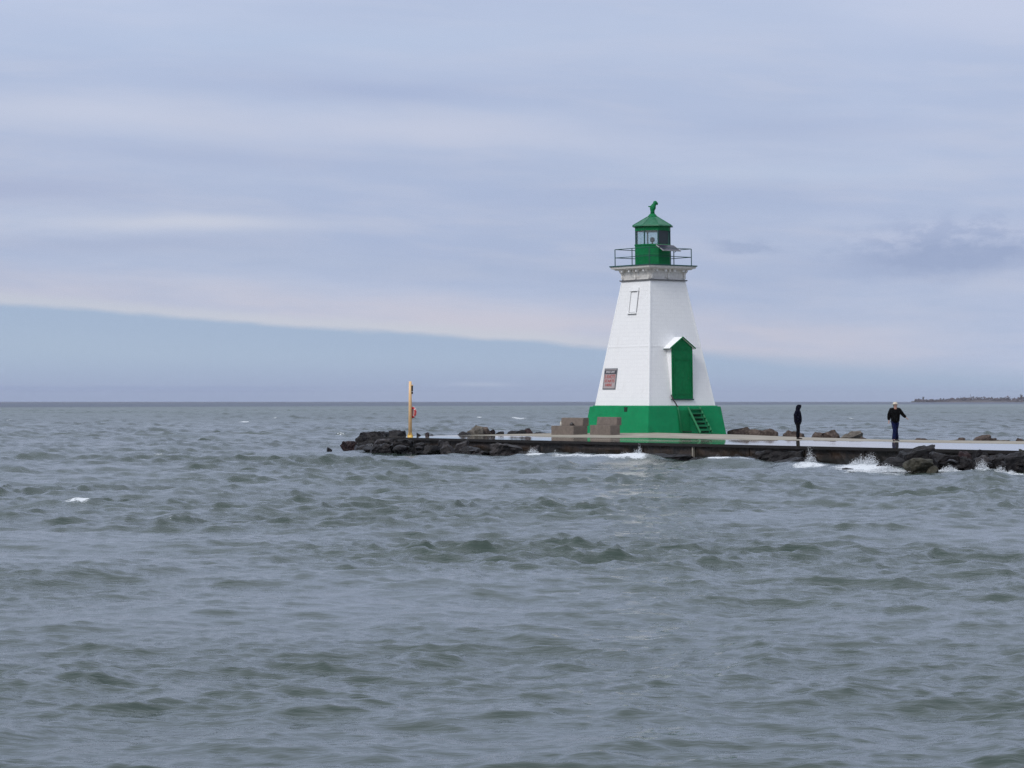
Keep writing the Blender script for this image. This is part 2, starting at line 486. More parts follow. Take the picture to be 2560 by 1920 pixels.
# ------------------------------------------------------------------ water
def make_water():
    rs = [3.0]
    while rs[-1] < 15: rs.append(rs[-1] + 0.30)
    while rs[-1] < 330: rs.append(rs[-1] * 1.0031)
    while rs[-1] < 1250: rs.append(rs[-1] + 1.25 + (rs[-1] - 330) * 0.0012)
    while rs[-1] < 12500: rs.append(rs[-1] * 1.02)
    rs = np.array(rs)
    an = list(np.arange(-0.235, 0.2351, 0.00105))
    step = 0.002
    while an[-1] < 1.25:
        an.append(an[-1] + step); an.insert(0, an[0] - step); step = min(step * 1.12, 0.05)
    an = np.array(an)
    A, Rr = np.meshgrid(an, rs)
    x = (Rr * np.sin(A)).ravel(); y = (Rr * np.cos(A)).ravel()
    rr = Rr.ravel()
    dr = np.gradient(rs); DR = np.repeat(dr, len(an))
    rng = np.random.default_rng(11)

    def field(seed, lam, n=10):
        g = np.random.default_rng(seed)
        s = np.zeros_like(x)
        for i in range(n):
            L = lam * g.uniform(0.7, 1.8); th = g.uniform(0, 2 * np.pi); k = 2 * np.pi / L
            s += np.sin(k * (x * np.cos(th) + y * np.sin(th)) + g.uniform(0, 6.28))
        return s / math.sqrt(n / 2)
    gust = np.clip(0.98 + 0.30 * field(3, 13.0), 0.35, 1.8)
    near_calm = 0.62 + 0.38 * np.clip((rr - 24) / 45.0, 0, 1)
    gust2 = np.clip(1.0 + 0.22 * field(5, 60.0), 0.5, 1.6)
    z = np.zeros_like(x); ox = np.zeros_like(x); oy = np.zeros_like(x)
    main = R(-100)      # waves run towards the viewer and slightly to one side
    comps = []
    bands = [(9.0, 14.0, 8, 0.018, 0.35), (5.0, 9.0, 18, 0.044, 0.42), (2.6, 5.0, 30, 0.062, 0.55), (1.3, 2.6, 44, 0.092, 0.6),
             (0.65, 1.3, 54, 0.135, 0.7), (0.30, 0.65, 56, 0.150, 0.8), (0.15, 0.30, 50, 0.140, 0.85)]
    for lo, hi, n, slope, spread in bands:
        for i in range(n):
            L = lo * (hi / lo) ** rng.random()
            k = 2 * np.pi / L
            th = (main if rng.random() < (0.42 if L > 2.6 else 0.60) else R(-24)) + rng.normal(0, spread * 0.55)
            a = slope / k * math.sqrt(2.0 / n)
            comps.append((L, k, th, a, rng.uniform(0, 6.283), slope))
    loss = np.zeros_like(x)
    for L, k, th, a, ph, sl in comps:
        w = np.clip((L / DR - 0.95) / 0.6, 0, 1)
        act = w > 0
        if not act.any(): continue
        amp = a * w[act]
        if L < 2.6: amp = amp * gust[act] * near_calm[act]
        else: amp = amp * gust2[act] * (1.35 * near_calm[act] - 0.35)
        p = k * (x[act] * math.cos(th) + y[act] * math.sin(th)) + ph
        s, c = np.sin(p), np.cos(p)
        z[act] += amp * c
        q = 1.35 if L > 1.2 else 0.9
        ox[act] -= q * amp * s * math.cos(th); oy[act] -= q * amp * s * math.sin(th)
    tt = (x - P0.x) * U.x + (y - P0.y) * U.y
    nn = (x - P0.x) * NN.x + (y - P0.y) * NN.y
    lee = 1 - 0.5 * np.clip((nn + 9) / 5, 0, 1) * np.clip((3 - nn) / 3, 0, 1) * np.clip((tt + 9) / 4, 0, 1)
    z *= lee; ox *= lee; oy *= lee
    lod = np.clip((DR - 0.30) / 1.6, 0, 1)
    z = z + 0.9 * np.clip(z, 0, 1) ** 2
    # water heaped against the wall and over the rocks
    for (px, dd, hh, rad) in HEAPS:
        cx, cy = bearing(px, dd)
        g = np.exp(-(((x - cx) / (rad * 1.3)) ** 2 + ((y - cy) / (rad * 1.2)) ** 2))
        z += hh * g
    # foam: on the named breaking crests, along wall and rocks
    foam = np.zeros_like(x)
    for (px, dd, rx, ry, st) in FOAMS:
        cx, cy = bearing(px, dd)
        if st > 0 and 145 < dd < 500 or dd < 90:      # open water: sit on the crest nearest by
            q = np.where((x - cx) ** 2 + ((y - cy) * 0.5) ** 2 < (1.1 if dd < 90 else 3.0) ** 2)[0]
            if len(q):
                b_ = q[np.argmax(z[q])]; cx, cy = x[b_], y[b_]
        foam = np.maximum(foam, st * np.exp(-(((x - cx) / rx) ** 2 + ((y - cy) / ry) ** 2) ** 1.5))
    tt = (x - P0.x) * U.x + (y - P0.y) * U.y
    nn = (x - P0.x) * NN.x + (y - P0.y) * NN.y
    strip = np.exp(-((nn + 1.0) / 0.9) ** 2) * (tt > -2) * np.clip(0.35 + 0.5 * field(9, 9.0), 0, 0.8)
    foam = np.maximum(foam, strip)
    crest = np.clip((z - 0.36) / 0.10, 0, 1) * np.clip(field(12, 14.0) - 0.9, 0, 1) * (rr > 60) * (rr < 330)
    foam = np.maximum(foam, crest * 0.9)
    co = np.stack([x + ox, y + oy, z], 1).astype(np.float32)
    nr, nc = len(rs), len(an)
    i0 = (np.arange(nr - 1)[:, None] * nc + np.arange(nc - 1)[None, :]).ravel()
    quads = np.stack([i0, i0 + 1, i0 + nc + 1, i0 + nc], 1)[:, ::-1].astype(np.int32)
    me = bpy.data.meshes.new('water')
    me.vertices.add(len(co)); me.vertices.foreach_set('co', co.ravel())
    me.loops.add(quads.size); me.loops.foreach_set('vertex_index', quads.ravel())
    me.polygons.add(len(quads))
    me.polygons.foreach_set('loop_start', np.arange(0, quads.size, 4, dtype=np.int32))
    me.polygons.foreach_set('use_smooth', np.ones(len(quads), dtype=bool))
    me.update(calc_edges=True)
    at = me.attributes.new('foam', 'FLOAT', 'POINT'); at.data.foreach_set('value', foam.astype(np.float32))
    at = me.attributes.new('coarse', 'FLOAT', 'POINT'); at.data.foreach_set('value', lod.astype(np.float32))
    at = me.attributes.new('ripple', 'FLOAT', 'POINT'); at.data.foreach_set('value', (gust * near_calm).astype(np.float32))
    return me


def water_material():
    m = bpy.data.materials.new('lake_water'); m.use_nodes = True
    n = NT(m.node_tree); b = m.node_tree.nodes['Principled BSDF']
    co = n.node('ShaderNodeTexCoord').outputs['Object']
    sp = n.node('ShaderNodeSeparateXYZ'); n.put(sp.inputs[0], co)
    def attr(nm):
        a = n.node('ShaderNodeAttribute', attribute_name=nm); return a.outputs['Fac']
    foam, coarse, ripple = attr('foam'), attr('coarse'), attr('ripple')
    turb = n.noise(co, 0.02, 3, 0.5)
    body = n.mix(n.sstep(turb, 0.35, 0.65), (0.030, 0.048, 0.038, 1), (0.040, 0.060, 0.048, 1))
    # silt-green water over the shelf, deep blue water beyond the drop-off
    lim = n.math('MULTIPLY_ADD', sp.outputs[0], 2.0, 1450.0)
    wav = n.math('MULTIPLY', n.math('SUBTRACT', n.noise(co, 0.002, 4, 0.6), 0.5), 500.0)
    dd = n.math('SUBTRACT', n.math('ADD', sp.outputs[1], wav), lim)
    body = n.mix(n.sstep(sp.outputs[1], 180.0, 900.0), body, (0.070, 0.096, 0.080, 1))
    body = n.mix(n.sstep(dd, -150.0, 250.0), body, (0.004, 0.014, 0.040, 1))
    # bits of foam: broken up by two scales of noise
    fn = n.noise(co, 5.5, 8, 0.78, 0.8)
    fm = n.sstep(n.math('ADD', n.math('MULTIPLY', foam, 0.8), n.math('MULTIPLY', n.math('SUBTRACT', fn, 0.5), 2.6)), 0.55, 0.80)
    fm = n.math('MULTIPLY', fm, n.sstep(foam, 0.05, 0.2))
    col = n.mix(fm, body, (0.66, 0.69, 0.71, 1))
    n.put(b.inputs['Base Color'], col)
    b.inputs['IOR'].default_value = 1.333
    deep = n.sstep(dd, -150.0, 250.0)
    n.put(b.inputs['Specular IOR Level'], n.math('SUBTRACT', n.sstep(coarse, 0.2, 1.0, 0.5, 0.36), n.math('MULTIPLY', deep, 0.26)))
    n.put(b.inputs['Roughness'], n.math('MAXIMUM', n.math('MULTIPLY', fm, 0.6), n.sstep(coarse, 0.0, 1.0, 0.11, 0.28)))
    mp = n.node('ShaderNodeMapping'); n.put(mp.inputs['Vector'], co)
    mp.inputs['Rotation'].default_value = (0, 0, R(-14)); mp.inputs['Scale'].default_value = (0.38, 1.0, 1.0)
    b1 = n.node('ShaderNodeBump'); b1.inputs['Distance'].default_value = 0.036
    n.put(b1.inputs['Strength'], n.math('MULTIPLY', ripple, 0.8, None, True))
    rn = n.node('ShaderNodeTexNoise', noise_type='RIDGED_MULTIFRACTAL')
    n.put(rn.inputs['Vector'], mp.outputs[0]); rn.inputs['Scale'].default_value = 2.6; rn.inputs['Detail'].default_value = 3.5
    rn.inputs['Roughness'].default_value = 0.45; rn.inputs['Distortion'].default_value = 0.5
    n.put(b1.inputs['Height'], n.math('MULTIPLY_ADD', rn.outputs['Fac'], 0.35, n.noise(mp.outputs[0], 7.0, 3, 0.6, 0.3)))
    mp2 = n.node('ShaderNodeMapping'); n.put(mp2.inputs['Vector'], co)
    mp2.inputs['Rotation'].default_value = (0, 0, R(8)); mp2.inputs['Scale'].default_value = (0.35, 1.0, 1.0)
    b2 = n.node('ShaderNodeBump'); b2.inputs['Distance'].default_value = 0.22
    n.put(b2.inputs['Strength'], coarse)
    n.put(b2.inputs['Height'], n.noise(mp2.outputs[0], 0.45, 4, 0.6, 0.3))
    n.l.new(b1.outputs[0], b2.inputs['Normal'])
    n.l.new(b2.outputs[0], b.inputs['Normal'])
    return m


# photo column, distance, height, radius
HEAPS = [(1332, 121.0, 0.22, 1.1), (1450, 118.5, 0.22, 2.0), (1550, 115.5, 0.26, 1.8), (1585, 114.0, 0.22, 1.2), (1795, 108.0, 0.20, 1.5),
         (1860, 107.0, 0.25, 1.4), (2025, 104.0, 0.22, 1.3), (2180, 101.0, 0.25, 1.6), (200, 65.0, 0.16, 1.2), (430, 108.0, 0.12, 3.0),
         (2450, 95.5, 0.10, 0.8), (205, 44.0, 0.0, 1.0), (130, 39.5, 0.16, 2.2)]
FOAMS = [(200, 65.2, 0.42, 0.7, 1.2), (357, 58.5, 0.14, 0.25, 0.9), (480, 50.5, 0.05, 0.25, 0.0), (398, 121.0, 0.4, 0.8, 0.9), (588, 330.0, 0.9, 4.0, 1.0), (655, 400.0, 0.6, 4.5, 0.9),
         (815, 205.0, 0.5, 2.0, 0.9), (1230, 420.0, 0.8, 5.0, 1.0), (1325, 380.0, 1.6, 5.0, 1.0), (1355, 390.0, 0.8, 4.5, 1.0),
         (2122, 395.0, 0.6, 4.5, 1.0), (1950, 380.0, 0.5, 4.0, 0.7), (25, 330.0, 0.7, 4.0, 0.8), (790, 137.5, 0.4, 0.6, 1.0), (1480, 26.7, 0.05, 0.3, 0.0),
         (860, 137.5, 0.5, 0.8, 0.9), (920, 135.5, 0.7, 1.1, 1.1), (982, 133.5, 0.5, 0.9, 1.0), (1020, 132.0, 0.5, 0.5, 0.9), (1275, 122.5, 0.9, 0.5, 0.9),
         (1335, 120.8, 0.6, 0.9, 1.2), (1400, 119.5, 0.7, 0.6, 0.9), (1440, 117.0, 1.5, 1.6, 1.1), (1500, 116.0, 1.3, 1.6, 1.1), (1555, 114.5, 1.0, 1.6, 1.2), (1410, 118.0, 1.0, 1.2, 0.9),
         (1590, 113.8, 0.6, 1.2, 1.2), (1797, 107.2, 0.7, 1.1, 1.15), (1862, 106.8, 0.5, 0.5, 0.9), (2025, 102.6, 0.9, 2.2, 1.1),
         (2160, 100.0, 1.4, 2.4, 1.2), (2200, 97.5, 1.4, 1.8, 1.25), (2150, 96.5, 0.9, 0.5, 1.0), (2370, 97.0, 0.6, 0.6, 1.1), (2450, 96.0, 0.6, 0.8, 1.1), (2535, 94.0, 0.6, 0.7, 1.0),
         (2100, 94.5, 0.5, 0.4, 0.8), (760, 137.0, 0.3, 0.5, 0.0)]
WATER = bpy.data.objects.new('water', make_water())
COL.objects.link(WATER)
WATER.data.materials.append(water_material())
tag(WATER, kind='structure')

# lake bed far below so that the ground goes on under everything
lb = MB(); lb.add([(-9000, 2, -6), (9000, 2, -6), (9000, 14000, -6), (-9000, 14000, -6)], [(0, 1, 2, 3)])
tag(lb.build('lake_bed', material('silt', (0.12, 0.10, 0.08), 0.9, var=0.2, vscale=0.05)), kind='structure')


# ------------------------------------------------------------------ pier
def deck_material():
    m = bpy.data.materials.new('wet_concrete_deck'); m.use_nodes = True
    n = NT(m.node_tree); b = m.node_tree.nodes['Principled BSDF']
    co = n.node('ShaderNodeTexCoord').outputs['Object']
    sp = n.node('ShaderNodeSeparateXYZ'); n.put(sp.inputs[0], co)
    t, w = sp.outputs[0], sp.outputs[1]
    mp = n.node('ShaderNodeMapping'); n.put(mp.inputs['Vector'], co); mp.inputs['Scale'].default_value = (0.10, 0.5, 1)
    nz = n.noise(mp.outputs[0], 1.0, 4, 0.6)
    # standing rain and wave water lies in the lower half nearest the wall
    lim = n.sstep(t, 9.0, 18.0, 6.2, 9.3)
    lim = n.math('ADD', lim, n.math('MULTIPLY', n.math('SUBTRACT', nz, 0.5), 6.0))
    wet = n.sstep(n.math('SUBTRACT', lim, w), -0.35, 0.35)
    n2 = n.noise(co, 0.9, 4, 0.6)
    dry = n.mix(n.sstep(n2, 0.3, 0.7), (0.26, 0.235, 0.19, 1), (0.37, 0.34, 0.285, 1))
    dry = n.mix(n.sstep(n.math('ADD', n.math('SUBTRACT', lim, w), n.math('MULTIPLY', n2, 1.0)), -2.2, 0.0), dry, (0.25, 0.23, 0.18, 1))
    jl = n.math('PINGPONG', n.math('SUBTRACT', t, 0.6), 3.0)
    jm = n.sstep(jl, 0.03, 0.06, 0.7, 0.0)
    dry = n.mix(jm, dry, (0.12, 0.11, 0.09, 1))
    col = n.mix(wet, dry, (0.15, 0.14, 0.115, 1))
    n.put(b.inputs['Base Color'], col)
    n.put(b.inputs['Roughness'], n.sstep(wet, 0.0, 1.0, 0.8, 0.04))
    n.put(b.inputs['Specular IOR Level'], n.sstep(wet, 0.0, 1.0, 0.25, 0.5))
    bp = n.node('ShaderNodeBump'); bp.inputs['Distance'].default_value = 0.012
    n.put(bp.inputs['Strength'], n.sstep(wet, 0.0, 1.0, 0.35, 0.010))
    n.put(bp.inputs['Height'], n.noise(co, 7.0, 4, 0.6))
    n.l.new(bp.outputs[0], b.inputs['Normal'])
    return m


def wall_material(seed):
    m = bpy.data.materials.new('wet_stained_pier_wall'); m.use_nodes = True
    n = NT(m.node_tree); b = m.node_tree.nodes['Principled BSDF']
    co = n.node('ShaderNodeTexCoord').outputs['Object']
    sp = n.node('ShaderNodeSeparateXYZ'); n.put(sp.inputs[0], co)
    mp = n.node('ShaderNodeMapping'); n.put(mp.inputs['Vector'], co); mp.inputs['Scale'].default_value = (1, 1, 0.35)
    a = n.noise(mp.outputs[0], 1.3, 6, 0.65)
    c = n.noise(mp.outputs[0], 5.0, 6, 0.7)
    col = n.mix(n.sstep(a, 0.35, 0.65), (0.006, 0.005, 0.004, 1), (0.030, 0.017, 0.009, 1))
    col = n.mix(n.math('MULTIPLY', n.sstep(c, 0.52, 0.70), 0.75), col, (0.060, 0.038, 0.022, 1))
    col = n.mix(n.math('MULTIPLY', n.sstep(n.noise(mp.outputs[0], 2.4, 5, 0.7), 0.60, 0.74), 0.5), col, (0.12, 0.10, 0.075, 1))
    tb = n.sstep(sp.outputs[2], 0.20, 0.40)
    col = n.mix(n.math('MULTIPLY', n.math('SUBTRACT', 1.0, tb), 0.7), col, (0.006, 0.008, 0.007, 1))
    n.put(b.inputs['Base Color'], col)
    b.inputs['Roughness'].default_value = 0.45; b.inputs['Specular IOR Level'].default_value = 0.35
    bp = n.node('ShaderNodeBump'); bp.inputs['Distance'].default_value = 0.06
    n.put(bp.inputs['Height'], n.noise(co, 3.5, 6, 0.65)); n.l.new(bp.outputs[0], b.inputs['Normal'])
    return m


pier = empty('pier', (P0.x, P0.y, 0), PA)
tag(pier, 'long low concrete pier with a wet deck and dark stained wall, carrying the lighthouse', 'pier')
DW = 19.0
mb = MB()
ts = [i * 1.0 for i in range(0, 131)]
ns = [0, 0.4] + [i * 1.0 for i in range(1, 20)]
for t in ts:
    for q in ns:
        mb.v.append((t, q, deck_z(t, q)))
for i in range(len(ts) - 1):
    for j in range(len(ns) - 1):
        a = i * len(ns) + j
        mb.f.append((a, a + len(ns), a + len(ns) + 1, a + 1))
deck = mb.build('deck', deck_material(), pier, smooth=True)
WALL = wall_material(0)
LIP = material('wet_lip_shadow_line', (0.012, 0.010, 0.009), 0.5, var=0.3, vscale=3, spec=0.3)
PALE = material('pale_joint_mortar', (0.33, 0.30, 0.25), 0.8, var=0.2, vscale=8)
# nosing under the deck edge: wet, and coloured darker for the slab's shadow line
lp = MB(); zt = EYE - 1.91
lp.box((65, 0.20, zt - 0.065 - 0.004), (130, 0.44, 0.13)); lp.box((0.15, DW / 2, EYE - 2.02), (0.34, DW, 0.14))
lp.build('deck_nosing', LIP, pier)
# the wall in cast lengths with recessed joints
joint_t = []
t0 = 0.0
rg = random.Random(5)
tj = to_tn(*bearing(1729, edge_d(1729)))[0]
tpos = [0.1, 3.6, 7.3, tj - 3.7, tj, tj + 3.8, tj + 7.4]
tpos = sorted(set(round(v, 2) for v in tpos if v >= 0.1))
tpos = [v for i, v in enumerate(tpos) if i == 0 or v - tpos[i - 1] > 1.2]
while tpos[-1] < 128: tpos.append(round(tpos[-1] + rg.uniform(3.4, 4.0), 2))


def wall_panel(ta, tb, y0, out, zt, zb, seed):
    """a cast length of wall with an eroded face"""
    m = MB(); nx, nz = 16, 8
    for k in range(nz + 1):
        for i in range(nx + 1):
            t = ta + (tb - ta) * i / nx; z = zt + (zb - zt) * k / nz
            e = 0.0 if i in (0, nx) else 0.10 * (noise.noise(Vector((t * 0.9, z * 2.2, seed))) + 0.45 * noise.noise(Vector((t * 3, z * 5, seed + 7))))
            m.v.append((t, y0 + out * (0.0 + e), z))
    for k in range(nz):
        for i in range(nx):
            a = k * (nx + 1) + i
            m.f.append((a, a + 1, a + nx + 2, a + nx + 1))
    b0 = len(m.v)
    m.v += [(ta, y0 - out * 0.5, zt), (tb, y0 - out * 0.5, zt), (tb, y0 - out * 0.5, zb), (ta, y0 - out * 0.5, zb)]
    r0 = list(range(0, nx + 1)); rl = [nz * (nx + 1) + i for i in range(nx + 1)]
    m.f += [tuple(r0[::-1]) + (b0, b0 + 1), tuple(rl) + (b0 + 2, b0 + 3)]
    le = [k * (nx + 1) for k in range(nz + 1)]; re = [k * (nx + 1) + nx for k in range(nz + 1)]
    m.f += [tuple(le) + (b0 + 3, b0), tuple(re[::-1]) + (b0 + 1, b0 + 2)]
    return m


for i in range(len(tpos) - 1):
    o = wall_panel(tpos[i] + 0.03, tpos[i + 1] - 0.03, 0.16, -1, zt - 0.13, -1.2, i * 3.3).build('wall_length', WALL, pier)
    if tpos[i] > 60: break
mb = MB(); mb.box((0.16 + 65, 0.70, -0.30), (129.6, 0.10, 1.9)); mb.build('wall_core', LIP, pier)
mb = MB(); mb.box((tj, 0.10, 0.30), (0.055, 0.12, 0.80)); mb.build('pale_joint', PALE, pier)
mb = MB(); mb.box((0.35, DW / 2, -0.25), (0.3, DW - 0.4, 1.8)); mb.box((65, DW - 0.2, -0.25), (129, 0.3, 1.9)); mb.build('end_wall', WALL, pier)


# ------------------------------------------------------------------ rocks
def rock_material(name, c1, c2, c3, rough, bump=0.09):
    m = bpy.data.materials.new(name); m.use_nodes = True
    n = NT(m.node_tree); b = m.node_tree.nodes['Principled BSDF']
    tc = n.node('ShaderNodeTexCoord'); oi = n.node('ShaderNodeObjectInfo')
    va = n.node('ShaderNodeVectorMath', operation='ADD')
    n.put(va.inputs[0], tc.outputs['Object'])
    n.put(va.inputs[1], n.comb(n.math('MULTIPLY', oi.outputs['Random'], 40.0), 0.0, 0.0))
    co = va.outputs[0]
    a = n.noise(co, 1.5, 6, 0.65); c = n.noise(co, 6.0, 6, 0.7)
    col = n.mix(n.sstep(a, 0.35, 0.65), c1, c2)
    col = n.mix(n.math('MULTIPLY', n.sstep(c, 0.50, 0.72), 0.7), col, c3)
    n.put(b.inputs['Base Color'], col)
    b.inputs['Roughness'].default_value = rough
    b.inputs['Specular IOR Level'].default_value = 0.24
    bp = n.node('ShaderNodeBump'); bp.inputs['Distance'].default_value = bump
    n.put(bp.inputs['Height'], n.noise(co, 4.0, 7, 0.68)); n.l.new(bp.outputs[0], b.inputs['Normal'])
    return m


RK = {
    'wet': rock_material('wet_dark_rock', (0.003, 0.003, 0.004, 1), (0.010, 0.008, 0.009, 1), (0.030, 0.023, 0.021, 1), 0.42),
    'grey': rock_material('wet_grey_rock', (0.012, 0.011, 0.012, 1), (0.045, 0.040, 0.041, 1), (0.10, 0.092, 0.090, 1), 0.5),
    'brown': rock_material('dry_brown_rock', (0.050, 0.037, 0.032, 1), (0.105, 0.080, 0.068, 1), (0.18, 0.148, 0.122, 1), 0.85),
    'tan': rock_material('dry_tan_grey_rock', (0.075, 0.066, 0.055, 1), (0.150, 0.134, 0.114, 1), (0.23, 0.21, 0.185, 1), 0.88),
    'olive': rock_material('algae_olive_rock', (0.014, 0.014, 0.010, 1), (0.045, 0.042, 0.030, 1), (0.085, 0.080, 0.062, 1), 0.5),
    'red': rock_material('wet_reddish_rock', (0.010, 0.005, 0.006, 1), (0.030, 0.014, 0.015, 1), (0.062, 0.035, 0.033, 1), 0.42),
}


def rock_mesh(seed, sx, sy, sz, flat=0.0, cuts=10, boxy=False):
    """angular boulder: a sphere pared down by random planes, edges worn, pitted"""
    g = random.Random(seed)
    bm = bmesh.new()
    bmesh.ops.create_icosphere(bm, subdivisions=4, radius=1.0)
    planes = []
    for k in range(cuts):
        d = Vector((g.gauss(0, 1), g.gauss(0, 1), g.gauss(0, 0.75))).normalized()
        planes.append((d, g.uniform(0.36, 0.80)))
    if boxy:
        tl = g.uniform(-0.25, 0.25)
        planes = [(Vector((g.gauss(0, 1), g.gauss(0, 1), g.gauss(0, 0.75))).normalized(), g.uniform(0.66, 0.85)) for _ in range(8)]
        for a in range(4):
            planes.append((Vector((math.cos(a * 1.571 + tl), math.sin(a * 1.571 + tl), g.uniform(-.12, .15))).normalized(), 0.56))
        planes.append((Vector((0, 0, -1)), 0.5))
    planes.append((Vector((g.uniform(-.3, .3), g.uniform(-.3, .3), 1)).normalized(), 0.62 - flat))
    off = Vector((seed * 3.7, seed * 1.3, 0))
    for v in bm.verts:
        p = v.co.copy()
        for d, h in planes:
            s = p.dot(d)
            if s > h: p -= d * (s - h)
        p += v.normal * (0.10 * noise.fractal(p * 1.7 + off, 0.9, 2.0, 3) - 0.10 * abs(noise.noise(p * 3.1 + off)) + 0.035 * noise.fractal(p * 7.0 + off, 0.8, 2.0, 3))
        v.co = p
    xs = [v.co.x for v in bm.verts]; ys = [v.co.y for v in bm.verts]; zs = [v.co.z for v in bm.verts]
    for v in bm.verts:
        v.co = Vector(((v.co.x - min(xs)) / (max(xs) - min(xs)) - .5, (v.co.y - min(ys)) / (max(ys) - min(ys)) - .5, (v.co.z - min(zs)) / (max(zs) - min(zs))))
        v.co = Vector((v.co.x * sx, v.co.y * sy, v.co.z * sz))
    me = bpy.data.meshes.new('rock'); bm.to_mesh(me); bm.free()
    me.polygons.foreach_set('use_smooth', [False] * len(me.polygons))
    return me


def rock(px0, px1, ytop, d, mat, label, ybot=None, group=None, flat=0.0, depth=0.8, seed=0, sink=0.35, base=None, boxy=False):
    """px0..px1, ytop: what a surveyor sees of it; d: distance; base: level it stands on"""
    w = (px1 - px0) / FPX * d
    x, y = bearing((px0 + px1) / 2, d)
    top = EYE + (1003 - ytop) / FPX * d
    if base is None: base = 0.0
    bot = base - sink
    if ybot: bot = min(EYE + (1003 - ybot) / FPX * d, base)
    me = rock_mesh(seed + 101, w * 1.02, max(w * depth, 0.45), max(top - bot, 0.12), flat, boxy=boxy)
    me.materials.append(RK[mat])
    o = bpy.data.objects.new('rock', me); COL.objects.link(o)
    o.location = (x, y, bot)
    tag(o, label, 'rock', group)
    return o


GF, GB = 'wet rocks heaped along the wall of the pier', 'dry rocks lying along the open-lake side of the pier'
front = [
    # px0, px1, ytop, distance offset n from wall, mat, label
    (888, 972, 1077, 'tip', 2.5, 'wet', 'large humped black rock rising at the very tip of the pier', {}),
    (850, 893, 1102, 'tip', 0.8, 'red', 'low reddish rock at the far left end of the rock pile off the pier tip', dict(flat=0.2)),
    (816, 830, 1118, 'tip', 0.5, 'wet', 'tiny black rock awash in the water, farthest left of all rocks', {}),
    (966, 1022, 1074, 'tip', 4.5, 'wet', 'broad dark brown rock behind the pier end, just left of the post', {}),
    (886, 924, 1100, 'tip', 0.2, 'wet', 'black rock between the humped black rock and the low reddish rock at the tip', {}),
    (932, 984, 1096, 'w', -0.7, 'grey', 'mottled grey rock against the wall under the left end of the deck', {}),
    (928, 984, 1113, 'w', -2.2, 'wet', 'rounded black rock at the waterline beside white foam below the pier tip', dict(boxy=True)),
    (982, 1036, 1098, 'w', -1.0, 'wet', 'big dark block against the wall directly below the yellow post', dict(boxy=True)),
    (1028, 1066, 1106, 'w', -1.3, 'wet', 'dark rock just right of the big block below the yellow post', {}),
    (1058, 1103, 1112, 'w', -1.8, 'wet', 'low dark rock at the waterline left of the pale-topped slab', {}),
    (1088, 1138, 1100, 'w', -0.9, 'grey', 'pale-topped grey slab leaning on the wall right of the yellow post', dict(flat=0.15)),
    (1100, 1140, 1111, 'w', -2.0, 'grey', 'grey-faced rock standing in the water in front of the pale-topped slab', {}),
    (1137, 1173, 1101, 'w', -0.8, 'grey', 'grey rock against the wall right of the pale-topped slab', {}),
    (1150, 1200, 1115, 'w', -1.2, 'wet', 'low black rock at the waterline left of the long light grey rock', {}),
    (1224, 1306, 1106, 'w', -1.0, 'grey', 'long light grey flat rock under the wall left of the benches', dict(flat=0.2)),
    (1327, 1356, 1112, 'w', -0.9, 'grey', 'small grey rock beside the pointed splash under the wall', {}),
    (1595, 1735, 1134, 'w', -1.4, 'wet', 'long flat black slab awash under the wall below the lighthouse base', dict(flat=0.3, depth=0.35)),
    (1878, 2012, 1124, 'w', -0.9, 'wet', 'broad black rock against the wall below the hooded person', dict(flat=0.15, boxy=True)),
    (1930, 2024, 1143, 'w', -1.7, 'wet', 'flat black slab at the waterline below the hooded person', dict(flat=0.3)),
    (2240, 2340, 1111, 'w', -1.6, 'wet', 'biggest black block, level with the deck right of the person in jeans', dict(flat=0.12, depth=0.5, boxy=True)),
    (2170, 2282, 1143, 'w', -3.0, 'wet', 'long flat black rock behind the white foam below the person in jeans', dict(flat=0.3, depth=0.35)),
    (2256, 2330, 1144, 'w', -4.6, 'olive', 'pointed olive-grey rock standing nearest in the water in front of the biggest black block', {}),
    (2315, 2345, 1162, 'w', -4.4, 'olive', 'small olive rock touching the right side of the pointed olive-grey rock', {}),
    (2322, 2402, 1129, 'w', -1.6, 'wet', 'dark rock just right of the biggest black block', dict(boxy=True)),
    (2392, 2434, 1127, 'w', -0.9, 'red', 'reddish brown rock against the wall between two dark rocks near the right edge', {}),
    (2428, 2474, 1123, 'w', -0.9, 'wet', 'dark rock reaching up to the deck edge above the water-washed rock', dict(boxy=True)),
    (2434, 2480, 1137, 'w', -2.0, 'grey', 'grey rock with white water running over it near the right edge', {}),
    (2467, 2518, 1133, 'w', -1.8, 'wet', 'rounded black rock right of the water-washed grey rock', dict(boxy=True)),
    (2426, 2460, 1158, 'w', -3.0, 'wet', 'thin flat rock barely above the water in front of the water-washed rock', dict(flat=0.3)),
    (2508, 2580, 1128, 'w', -2.4, 'wet', 'large dark rock cut by the right edge of the picture', dict(boxy=True)),
    (2545, 2600, 1116, 'w', -1.0, 'olive', 'olive rock standing above the deck edge at the far right', {}),
    (2103, 2134, 1169, 'w', -5.0, 'wet', 'small dark rock awash left of the white foam below the person in jeans', dict(flat=0.2)),
    (2400, 2440, 1140, 'w', -1.9, 'wet', 'black rock at the waterline in front of the reddish brown rock', {}),
]
for i, (a, b, yt, mode, off, mt, lab, kw) in enumerate(front):
    c = (a + b) / 2
    if mode == 'tip':
        d = 137.3 + off
    else:
        d = edge_d(c, off)
    rock(a, b, yt, d, mt, lab, group=GF, seed=i * 7 + 3, **kw)
